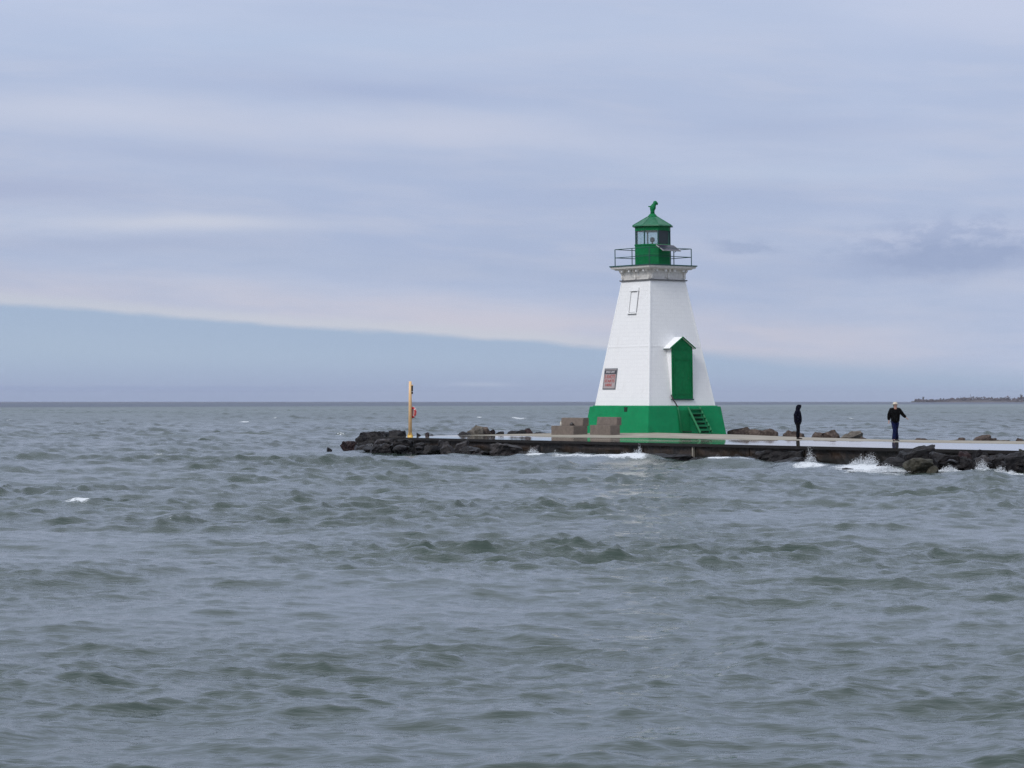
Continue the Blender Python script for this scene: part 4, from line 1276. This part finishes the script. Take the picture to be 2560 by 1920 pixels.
def torus(Rm, r, a0, a1, seg=26, sec=10):
    m = MB()
    rings = []
    for i in range(seg + 1):
        a = a0 + (a1 - a0) * i / seg
        c = Vector((Rm * math.cos(a), 0, Rm * math.sin(a)))
        e = Vector((math.cos(a), 0, math.sin(a)))
        rings.append([c + e * (r * math.cos(2 * math.pi * k / sec)) + Vector((0, r * math.sin(2 * math.pi * k / sec), 0)) for k in range(sec)])
    m.loft(rings)
    return m


torus(0.235, 0.062, 0, 2 * math.pi, 40).build('ring', RED, ringo, smooth=True)
for k in range(4):
    torus(0.235, 0.0655, k * math.pi / 2 + 0.6, k * math.pi / 2 + 0.82, 5).build('pale_band', PINK, ringo, smooth=True)
m = MB()
for k in range(4):
    a0 = k * math.pi / 2 + 0.7
    m.tube([(0.30 * math.cos(a0 + f * math.pi / 2), 0, (0.30 + 0.02 * math.sin(f * math.pi)) * math.sin(a0 + f * math.pi / 2)) for f in (0, .25, .5, .75, 1)], 0.012, 5)
m.build('grab_line', material('pale_rope', (0.55, 0.45, 0.42), 0.8), ringo)
m = MB(); m.lathe([(0.165, -0.01), (0.165, 0.01)], 20); o = m.build('ring_backboard', material('pinkish_board', (0.52, 0.36, 0.35), 0.7), ringo)
o.rotation_euler = (R(90), 0, 0); o.location = (0, 0.03, 0)


# ------------------------------------------------------------------ people
def skinned(name, mat, chains, root, parent=None, sub=1):
    """one continuous skinned surface. chains: lists of (key, (x,y,z), radius[, radius_y]); shared keys join"""
    idx, vs, rad, es = {}, [], [], []
    for ch in chains:
        prev = None
        for it in ch:
            k, p, r = it[0], it[1], it[2]
            if k not in idx:
                idx[k] = len(vs); vs.append(p); rad.append((r, it[3] if len(it) > 3 else r))
            if prev is not None: es.append((prev, idx[k]))
            prev = idx[k]
    me = bpy.data.meshes.new(name); me.from_pydata(vs, es, [])
    o = bpy.data.objects.new(name, me); COL.objects.link(o)
    sk = o.modifiers.new('skin', 'SKIN'); sk.use_smooth_shade = True
    for i, r in enumerate(rad):
        me.skin_vertices[0].data[i].radius = r
        me.skin_vertices[0].data[i].use_root = (i == idx[root])
    ss = o.modifiers.new('sub', 'SUBSURF'); ss.levels = sub; ss.render_levels = sub
    bpy.context.view_layer.update()
    dg = bpy.context.evaluated_depsgraph_get()
    m2 = bpy.data.meshes.new_from_object(o.evaluated_get(dg))
    bpy.data.objects.remove(o)
    m2.polygons.foreach_set('use_smooth', [True] * len(m2.polygons))
    m2.materials.clear(); m2.materials.append(mat)
    o = bpy.data.objects.new(name, m2); COL.objects.link(o); o.parent = parent
    return o


def hand(key, w, dirv, side, curl=0.35, s=1.0):
    """palm and five fingers leaving wrist point w along dirv; side: thumb direction"""
    w = Vector(w); dv = Vector(dirv).normalized(); sd_ = Vector(side).normalized()
    nrm = dv.cross(sd_).normalized()
    ch = []
    palm = w + dv * 0.05 * s; knk = w + dv * 0.085 * s
    ch.append([(key + 'w', w, 0.026 * s, 0.020 * s), (key + 'p', palm, 0.034 * s, 0.020 * s), (key + 'k', knk, 0.036 * s, 0.016 * s)])
    for i, (o_, L) in enumerate(((0.028, 0.070), (0.009, 0.080), (-0.010, 0.075), (-0.028, 0.060))):
        b = knk + sd_ * o_ * s
        p1 = b + dv * L * 0.45 * s + nrm * curl * 0.02
        p2 = p1 + (dv * (1 - curl) + nrm * curl).normalized() * L * 0.55 * s
        ch.append([(key + 'k', knk, 0.036 * s, 0.016 * s), (f'{key}f{i}a', b + dv * 0.012, 0.0095 * s), (f'{key}f{i}b', p1, 0.009 * s), (f'{key}f{i}c', p2, 0.007 * s)])
    t1 = w + dv * 0.035 * s + sd_ * 0.035 * s; t2 = t1 + (dv * 0.7 + sd_ * 0.6).normalized() * 0.045 * s
    ch.append([(key + 'p', palm, 0.034 * s, 0.020 * s), (key + 't1', t1, 0.012 * s), (key + 't2', t2, 0.009 * s)])
    return ch


SKIN = material('skin', (0.40, 0.23, 0.18), 0.6, var=0.08, vscale=8)
JACKB = material('black_jacket_cloth', (0.003, 0.003, 0.0035), 0.95, var=0.3, vscale=6, bump=0.012, bscale=9, spec=0.1)
COATN = material('navy_black_coat_cloth', (0.003, 0.0035, 0.011), 0.95, var=0.3, vscale=6, bump=0.012, bscale=9, spec=0.1)
TROUB = material('black_trouser_cloth', (0.003, 0.003, 0.005), 0.95, bump=0.01, bscale=9, spec=0.1)
JEAN = material('dark_blue_denim', (0.005, 0.009, 0.045), 0.95, var=0.4, vscale=7, bump=0.012, bscale=9, spec=0.1)
SHOE = material('dark_shoe_leather', (0.018, 0.013, 0.012), 0.5)
HATM = material('cream_hat_felt', (0.52, 0.48, 0.40), 0.8, var=0.06, vscale=10)
HATB = material('dark_hat_band', (0.030, 0.010, 0.010), 0.7)
HAIRM = material('grey_hair', (0.16, 0.14, 0.12), 0.8)


def head_chain(H, neck, head, face):
    """neck to crown with jaw, nose, ears; face: direction looked at"""
    f = Vector(face).normalized(); sdv = Vector((-f.y, f.x, 0)).normalized()
    n_, h_ = Vector(neck), Vector(head)
    return [
        [('chest', None, 0), ('neck', n_, 0.058), ('jaw', h_ + Vector((0, 0, -0.055)) + f * 0.015, 0.066, 0.074), ('mid', h_ + Vector((0, 0, 0.01)), 0.078, 0.092), ('crown', h_ + Vector((0, 0, 0.075)), 0.068, 0.080), ('top', h_ + Vector((0, 0, 0.105)), 0.035)],
        [('mid', None, 0), ('nose', h_ + f * 0.112 + Vector((0, 0, -0.012)), 0.012)],
        [('mid', None, 0), ('earL', h_ + sdv * 0.085, 0.014, 0.022)],
        [('mid', None, 0), ('earR', h_ - sdv * 0.085, 0.014, 0.022)],
        [('jaw', None, 0), ('chin', h_ + f * 0.080 + Vector((0, 0, -0.085)), 0.020)],
    ]


def shoe(p, dirv, parent, L=0.28):
    dv = Vector(dirv).normalized(); s = Vector((-dv.y, dv.x, 0)); p = Vector(p)
    rings = []
    for f, w_, h_ in ((-0.30, 0.030, 0.05), (-0.26, 0.040, 0.085), (-0.05, 0.042, 0.095), (0.25, 0.046, 0.075), (0.50, 0.048, 0.055), (0.66, 0.036, 0.045), (0.72, 0.016, 0.030)):
        c = p + dv * f * L
        rings.append([c + s * (w_ * math.cos(a)) + Vector((0, 0, h_ / 2 + h_ / 2 * math.sin(a))) for a in [2 * math.pi * k / 10 for k in range(10)]])
    m = MB(); m.loft(rings); return m.build('shoe', SHOE, parent, smooth=True)


def eyes(h, face, parent):
    f = Vector(face).normalized(); sdv = Vector((-f.y, f.x, 0)).normalized(); h = Vector(h)
    for s in (-1, 1):
        m = MB(); m.lathe([(0.003, -0.010), (0.009, -0.006), (0.011, 0), (0.009, 0.006), (0.003, 0.010)], 8, c=tuple(h + f * 0.088 + sdv * 0.032 * s + Vector((0, 0, 0.012))))
        m.build('eye', material('eye_dark', (0.02, 0.015, 0.012), 0.3) if 'eye_dark' not in bpy.data.materials else bpy.data.materials['eye_dark'], parent, smooth=True)
    m = MB(); c = h + f * 0.083 + Vector((0, 0, -0.048)); m.tube([c - sdv * 0.024, c + f * 0.005, c + sdv * 0.024], 0.006, 6); m.build('mouth', HATB, parent)


def fix(ch, known):
    out = []
    for c in ch:
        row = []
        for it in c:
            if it[1] is None: it = known[it[0]]
            row.append(it)
            known.setdefault(it[0], it)
        out.append(row)
    return out


def person_jeans(loc):
    K = {}
    pel = ('pel', (0, 0, 0.98), 0.145, 0.105)
    chest = ('chest', (0, 0.01, 1.38), 0.165, 0.11)
    waist = ('waist', (0, 0.0, 1.15), 0.135, 0.10)
    K = {'pel': pel, 'chest': chest, 'waist': waist}
    armL = [chest, ('shL', (-0.185, 0.02, 1.49), 0.058), ('elL', (-0.285, 0.03, 1.22), 0.042), ('Lw', (-0.305, -0.05, 0.97), 0.026, 0.020)]
    armR = [chest, ('shR', (0.185, 0.02, 1.49), 0.058), ('elR', (0.345, 0.08, 1.27), 0.042), ('Rw', (0.505, 0.04, 1.10), 0.026, 0.020)]
    legL = [pel, ('hpL', (-0.09, 0, 0.93), 0.098), ('knL', (-0.035, -0.10, 0.53), 0.062), ('ftL', (-0.070, -0.10, 0.10), 0.042), ('toL', (-0.08, -0.22, 0.05), 0.035, 0.03)]
    legR = [pel, ('hpR', (0.09, 0, 0.93), 0.098), ('knR', (0.040, 0.05, 0.53), 0.062), ('ftR', (0.090, 0.24, 0.14), 0.042), ('toR', (0.10, 0.13, 0.05), 0.035, 0.03)]
    face = (0.05, -1, -0.1); head = (0.0, -0.03, 1.70)
    ch = [[pel, waist, chest], armL, armR, legL, legR]
    ch += hand('L', (-0.305, -0.05, 0.97), (0.02, -0.15, -1), (0.3, -1, 0), 0.35)
    ch += hand('R', (0.505, 0.04, 1.10), (0.75, -0.1, -0.55), (0.1, -1, 0.1), 0.25)
    ch += fix(head_chain(1.8, (0, 0.0, 1.55), head, face), K)
    body = skinned('person', SKIN, ch, 'pel')
    body.location = loc
    tag(body, 'walking person in a cream hat, black jacket and blue jeans, one arm swung out', 'person')
    J = [[('jb', (0, 0.0, 0.78), 0.225, 0.175), ('jw', (0, 0.0, 1.12), 0.240, 0.175), ('jc', (0, 0.01, 1.36), 0.265, 0.185), ('jn', (0, 0.0, 1.58), 0.095, 0.095)],
         [('jc', 0, 0), ('js1', (-0.205, 0.02, 1.46), 0.115), ('je1', (-0.285, 0.03, 1.22), 0.096), ('jh1', (-0.307, -0.045, 0.965), 0.074)],
         [('jc', 0, 0), ('js2', (0.205, 0.02, 1.46), 0.115), ('je2', (0.345, 0.08, 1.27), 0.096), ('jh2', (0.515, 0.042, 1.10), 0.074)]]
    skinned('jacket', JACKB, J, 'jb', body)
    T = [[('tp', (0, 0.0, 1.00), 0.175, 0.135), ('t1', (-0.085, -0.02, 0.84), 0.125), ('t2', (-0.035, -0.10, 0.53), 0.100), ('t3', (-0.070, -0.10, 0.22), 0.100), ('t4', (-0.085, -0.11, 0.035), 0.120)],
         [('tp', 0, 0), ('r1', (0.085, 0.01, 0.84), 0.125), ('r2', (0.040, 0.05, 0.53), 0.100), ('r3', (0.085, 0.15, 0.24), 0.100), ('r4', (0.115, 0.22, 0.045), 0.118)]]
    skinned('jeans', JEAN, T, 'tp', body)
    shoe((-0.075, -0.10, 0.0), (-0.25, -1, 0), body); shoe((0.10, 0.22, 0.01), (0.45, -1, 0), body)
    eyes(head, face, body)
    m = MB(); m.lathe([(0.185, -0.016), (0.190, -0.008), (0.112, 0.012), (0.104, 0.022), (0.094, 0.078), (0.070, 0.098), (0.02, 0.102)], 22, c=(0, -0.04, 1.735))
    hat = m.build('hat', HATM, body, smooth=True); hat.rotation_euler = (R(-2), 0, 0)
    m = MB(); m.lathe([(0.125, -0.012), (0.122, -0.002), (0.106, -0.004), (0.10, -0.02)], 22, c=(0, -0.04, 1.735)); m.build('hat_band', HATB, body, smooth=True)
    m = MB(); m.lathe([(0.078, -0.10), (0.095, -0.04), (0.096, 0.03), (0.085, 0.06)], 16, c=(0, 0.002, 1.70)); m.build('hair', HAIRM, body, smooth=True)
    return body


def person_hood(loc):
    pel = ('pel', (0, 0, 0.90), 0.135, 0.10); chest = ('chest', (-0.01, 0, 1.27), 0.15, 0.105); waist = ('waist', (0, 0, 1.07), 0.125, 0.095)
    K = {'pel': pel, 'chest': chest, 'waist': waist}
    face = (1, 0.15, -0.15); head = (0.045, 0.01, 1.565)
    armL = [chest, ('shL', (-0.06, -0.17, 1.38), 0.054), ('elL', (-0.16, -0.24, 1.13), 0.040), ('Lw', (-0.03, -0.16, 1.03), 0.026, 0.020)]
    armR = [chest, ('shR', (-0.02, 0.17, 1.38), 0.054), ('elR', (-0.13, 0.24, 1.13), 0.040), ('Rw', (-0.02, 0.15, 1.03), 0.026, 0.020)]
    legL = [pel, ('hpL', (-0.01, -0.085, 0.86), 0.092), ('knL', (0.01, -0.09, 0.48), 0.058), ('ftL', (-0.01, -0.09, 0.09), 0.040), ('toL', (0.10, -0.10, 0.05), 0.034, 0.03)]
    legR = [pel, ('hpR', (0.01, 0.085, 0.86), 0.092), ('knR', (0.03, 0.09, 0.48), 0.058), ('ftR', (0.0, 0.10, 0.09), 0.040), ('toR', (0.11, 0.11, 0.05), 0.034, 0.03)]
    ch = [[pel, waist, chest], armL, armR, legL, legR]
    ch += hand('L', (-0.03, -0.16, 1.03), (0.6, 0.25, -0.9), (0.5, 0.3, 1), 0.4, 0.8)
    ch += hand('R', (-0.02, 0.15, 1.03), (0.6, -0.25, -0.9), (0.5, -0.3, 1), 0.4, 0.8)
    ch += fix(head_chain(1.72, (0.0, 0.0, 1.42), head, face), K)
    body = skinned('person', SKIN, ch, 'pel')
    body.location = loc
    body.scale = (1.0, 1.0, 1.035)
    tag(body, 'hooded person in a dark navy coat and black trousers standing with hands in pockets', 'person')
    J = [[('jb', (0.015, 0, 0.66), 0.185, 0.205), ('jw', (0.0, 0, 1.00), 0.225, 0.240), ('jc', (-0.02, 0, 1.24), 0.235, 0.250), ('jn', (0.0, 0.0, 1.46), 0.120, 0.120)],
         [('jc', 0, 0), ('js1', (-0.06, -0.17, 1.35), 0.105), ('je1', (-0.165, -0.25, 1.12), 0.092), ('jh1', (0.06, -0.20, 0.955), 0.095)],
         [('jc', 0, 0), ('js2', (-0.02, 0.17, 1.35), 0.105), ('je2', (-0.13, 0.25, 1.12), 0.092), ('jh2', (0.08, 0.19, 0.955), 0.095)],
         ]
    skinned('coat', COATN, J, 'jb', body)
    Hd = [[('h0', (-0.02, 0.0, 1.36), 0.130), ('h1', (0.0, 0.0, 1.47), 0.125), ('h2', (0.015, 0.0, 1.575), 0.145), ('h3', (0.03, 0.0, 1.675), 0.105)],
          [('h2', 0, 0), ('h4', (0.125, 0.012, 1.60), 0.115), ('h5', (0.185, 0.015, 1.585), 0.075)]]
    skinned('hood', COATN, Hd, 'h0', body)
    T = [[('tp', (0, 0, 0.92), 0.150, 0.160), ('t1', (0.0, -0.085, 0.74), 0.120), ('t2', (0.01, -0.09, 0.46), 0.098), ('t3', (-0.01, -0.09, 0.05), 0.100)],
         [('tp', 0, 0), ('r1', (0.01, 0.085, 0.74), 0.120), ('r2', (0.03, 0.09, 0.46), 0.098), ('r3', (0.0, 0.10, 0.05), 0.100)]]
    skinned('trousers', TROUB, T, 'tp', body)
    shoe((0.02, -0.09, 0.0), (1, -0.1, 0), body); shoe((0.03, 0.10, 0.0), (1, 0.1, 0), body)
    eyes(head, face, body)
    return body


d = 128.7; x, y = bearing(1994.5, d); t_, n_ = to_tn(x, y)
person_hood((x, y, deck_z(t_, n_) + 0.003))
d = 119.8; x, y = bearing(2238, d); t_, n_ = to_tn(x, y)
person_jeans((x, y, deck_z(t_, n_) + 0.003))


# ------------------------------------------------------------------ spray
def foam_material():
    m = bpy.data.materials.new('white_spray'); m.use_nodes = True
    b = m.node_tree.nodes['Principled BSDF']
    b.inputs['Base Color'].default_value = (0.62, 0.65, 0.68, 1); b.inputs['Roughness'].default_value = 0.7
    return m


SPRAY = foam_material()


def splash(px0, px1, ytop, d, seed, label, hbase=0.05, n=420, shape='peak', lean=0.0):
    g = random.Random(seed)
    w = (px1 - px0) / FPX * d; x, y = bearing((px0 + px1) / 2, d)
    top = EYE + (1003 - ytop) / FPX * d
    m = MB()
    for i in range(int(n * 4.5)):
        u = g.uniform(-1, 1); prof = (1 - abs(u) ** 1.3) if shape == 'peak' else (0.55 + 0.45 * math.sin(u * 4 + seed)) * (1 - abs(u) ** 4)
        prof *= 0.75 + 0.5 * noise.noise(Vector((u * 3.0, seed, 0)))
        hmax = max(top, 0.1) * max(prof, 0.05) * g.uniform(0.75, 1.15)
        f = g.random() ** 1.9
        z = hbase + hmax * f
        px_ = u * w / 2 + lean * f * w * 0.3 + g.gauss(0, 0.05 * w * f)
        py_ = g.gauss(0, 0.16 + 0.05 * w)
        r = g.uniform(0.007, 0.026) * (1.25 - 0.85 * f)
        # small irregular droplets and shreds
        ax = Vector((g.gauss(0, 1), g.gauss(0, 1), g.gauss(0, 1))).normalized(); bx = ax.orthogonal().normalized(); cx = ax.cross(bx)
        sx_, sy_, sz_ = r * g.uniform(0.7, 1.9), r, r * g.uniform(0.6, 1.1)
        c = Vector((px_, py_, z))
        vs = [c + ax * sx_, c - ax * sx_, c + bx * sy_, c - bx * sy_, c + cx * sz_, c - cx * sz_]
        m.add(vs, [(0, 2, 4), (2, 1, 4), (1, 3, 4), (3, 0, 4), (2, 0, 5), (1, 2, 5), (3, 1, 5), (0, 3, 5)])
    me = bpy.data.meshes.new('spray'); me.from_pydata(m.v, [], m.f); me.materials.append(SPRAY)
    me.polygons.foreach_set('use_smooth', [True] * len(me.polygons))
    o = bpy.data.objects.new('wave_splash', me); COL.objects.link(o); o.location = (x, y, 0)
    tag(o, label, None, None, 'stuff')
    return o


splash(906, 948, 1108, 135.6, 1, 'white water between the rocks at the pier tip', n=420)
splash(975, 987, 1114, 133.4, 11, 'small white splash between two rocks below the post', n=120)
splash(1310, 1354, 1111, 121.2, 2, 'pointed splash left of the benches', n=380)
splash(1375, 1420, 1124, 119.2, 3, 'low white wave crest under the wall', n=240, shape='flat')
splash(1425, 1520, 1123, 118.0, 4, 'long broken crest under the benches', n=560, shape='flat')
splash(1520, 1580, 1120, 116.4, 12, 'white crest running up the wall', n=420, shape='flat')
splash(1572, 1614, 1107, 114.6, 5, 'tall splash against the wall below the lighthouse', n=520, lean=0.3)
splash(1768, 1826, 1133, 108.2, 6, 'white splash right of the pale wall joint', n=420)
splash(1842, 1882, 1144, 107.0, 7, 'curling crest left of the black slab', n=200, shape='flat')
splash(1998, 2058, 1115, 104.2, 8, 'spray reaching the deck right of the hooded person', n=620, shape='flat')
splash(2108, 2180, 1128, 101.6, 9, 'white surf below and left of the person in jeans', n=720, shape='peak', lean=0.4)
splash(2150, 2244, 1115, 101.2, 10, 'tall spray below the person in jeans', n=900, shape='flat')
splash(2125, 2275, 1160, 97.2, 13, 'long low surf in front of the flat black rock', n=800, shape='flat')
splash(2340, 2402, 1157, 97.3, 14, 'low surf right of the olive rock', n=300, shape='flat')
splash(2432, 2475, 1136, 96.2, 15, 'water pouring off the grey rock', n=420)
splash(2485, 2535, 1158, 94.5, 16, 'thin surf near the right edge', n=240, shape='flat')
#splash(186, 218, 1264, 64.9, 17, 'small whitecap on the open water', n=420, hbase=0.12, shape='flat')
#splash(349, 364, 1333, 52.8, 18, 'tiny whitecap on the open water', n=60, hbase=0.1)


# ------------------------------------------------------------------ far wooded point
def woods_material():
    return material('haze_tinted_bare_twigs', (0.088, 0.066, 0.080), 0.9, var=0.35, vscale=0.05)  # purple-brown twigs, with some of the distance haze put into the colour


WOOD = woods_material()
g = random.Random(21)
DS = 6000.0
land = MB()
n_ = 60; row = []
for i in range(n_ + 1):
    px = 2282 + (3700 - 2282) * i / n_
    d1 = DS + 60 * math.sin(i * 0.7); x, y = bearing(px, d1)
    hgt = 1.0 + 2.5 * min(1, i / 4.0) + 0.8 * math.sin(i * 1.9)
    land.v += [(x, y, -0.5), (x, y + 25, hgt), (x * 1.05, y + 320, hgt + 2), (x * 1.05, y + 330, -0.5)]
for i in range(n_):
    a = i * 4
    for k in range(3): land.f.append((a + k, a + 4 + k, a + 5 + k, a + 1 + k))
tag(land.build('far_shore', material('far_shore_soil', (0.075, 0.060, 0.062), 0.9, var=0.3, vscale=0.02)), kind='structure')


def crown_h(px):
    f = (px - 2290) / 270.0
    prof = [(0, 4), (0.08, 5), (0.2, 5.0), (0.3, 8), (0.45, 11), (0.6, 13.0), (0.68, 13), (0.72, 9), (0.8, 12), (0.88, 11), (0.92, 9), (1.0, 15), (1.2, 16), (5, 17)]
    for (a, ha), (b, hb) in zip(prof, prof[1:]):
        if f <= b: return ha + (hb - ha) * (f - a) / (b - a)
    return 16


wd = MB()
for i in range(5200):
    px = 2290 + (3600 - 2290) * g.random() ** 1.6
    d1 = DS + g.uniform(30, 260); x, y = bearing(px, d1)
    hh = crown_h(px) * (0.75 + 0.35 * noise.noise(Vector((px * 0.11, 0, 0))) + 0.16 * noise.noise(Vector((px * 0.5, 5, 0))))
    z = 1.5 + hh * g.random() ** 0.8
    s = g.uniform(1.0, 2.6)
    vs = [Vector((x + g.gauss(0, s), y + g.gauss(0, s), max(0.2, z + g.gauss(0, s * 0.8)))) for _ in range(4)]
    wd.add(vs, [(0, 1, 2), (0, 2, 3), (0, 3, 1), (1, 3, 2)])
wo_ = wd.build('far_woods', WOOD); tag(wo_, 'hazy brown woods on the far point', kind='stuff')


def bare_tree(px, hgt, label, spread=0.45):
    d1 = DS + 20; x, y = bearing(px, d1)
    t = empty('tree', (x, y, 1.5)); tag(t, label, 'tree', 'bare trees standing above the far woods')
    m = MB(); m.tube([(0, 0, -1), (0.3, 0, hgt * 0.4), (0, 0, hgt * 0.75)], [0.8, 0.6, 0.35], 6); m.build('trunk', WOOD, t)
    m = MB(); q = random.Random(px)
    for i in range(70):
        a = q.uniform(0, 6.28); zz = hgt * q.uniform(0.35, 0.8); L = hgt * spread * q.uniform(0.4, 1.0)
        p0 = Vector((0, 0, zz)); p1 = p0 + Vector((math.cos(a) * L * 0.6, math.sin(a) * L * 0.6, L * 0.8))
        p1.z = min(p1.z, hgt * q.uniform(0.9, 1.0)); mid = (p0 + p1) / 2 + Vector((q.gauss(0, .4), q.gauss(0, .4), -0.3))
        m.tube([p0, mid, p1], [0.28, 0.2, 0.12], 4)
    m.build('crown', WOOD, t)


bare_tree(2297, 8, 'shorter of the two lone bare trees at the left end of the far point')
bare_tree(2308, 12, 'taller of the two lone bare trees at the left end of the far point')
bare_tree(2352, 9, 'thin bare tree rising from the low left part of the far woods', 0.3)
bare_tree(2553, 18, 'bare tree rising above the far woods at the right edge', 0.35)
m = MB(); x, y = bearing(2426, DS + 15); m.tube([(0, 0, 0), (0, 0, 19)], [0.5, 0.3], 5); m.box((0, 0, 16), (1.6, 0.5, 0.5))
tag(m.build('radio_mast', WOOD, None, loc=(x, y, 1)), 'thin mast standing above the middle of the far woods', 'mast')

# ------------------------------------------------------------------ haze
HZ = MB(); HZ.box((0, 6500, 19.5), (26000, 13060, 55))
hz = HZ.build('haze', None if False else bpy.data.materials.new('lake_haze'))
hm = hz.data.materials[0]; hm.use_nodes = True; hm.node_tree.nodes.clear()
pvn = hm.node_tree.nodes.new('ShaderNodeVolumePrincipled')
pvn.inputs['Color'].default_value = (0.88, 0.92, 1.0, 1)
pvn.inputs['Density'].default_value = 3.6e-5
pvn.inputs['Anisotropy'].default_value = 0.2
on = hm.node_tree.nodes.new('ShaderNodeOutputMaterial')
hm.node_tree.links.new(pvn.outputs[0], on.inputs['Volume'])
tag(hz, kind='stuff')
print('verts water', len(WATER.data.vertices))
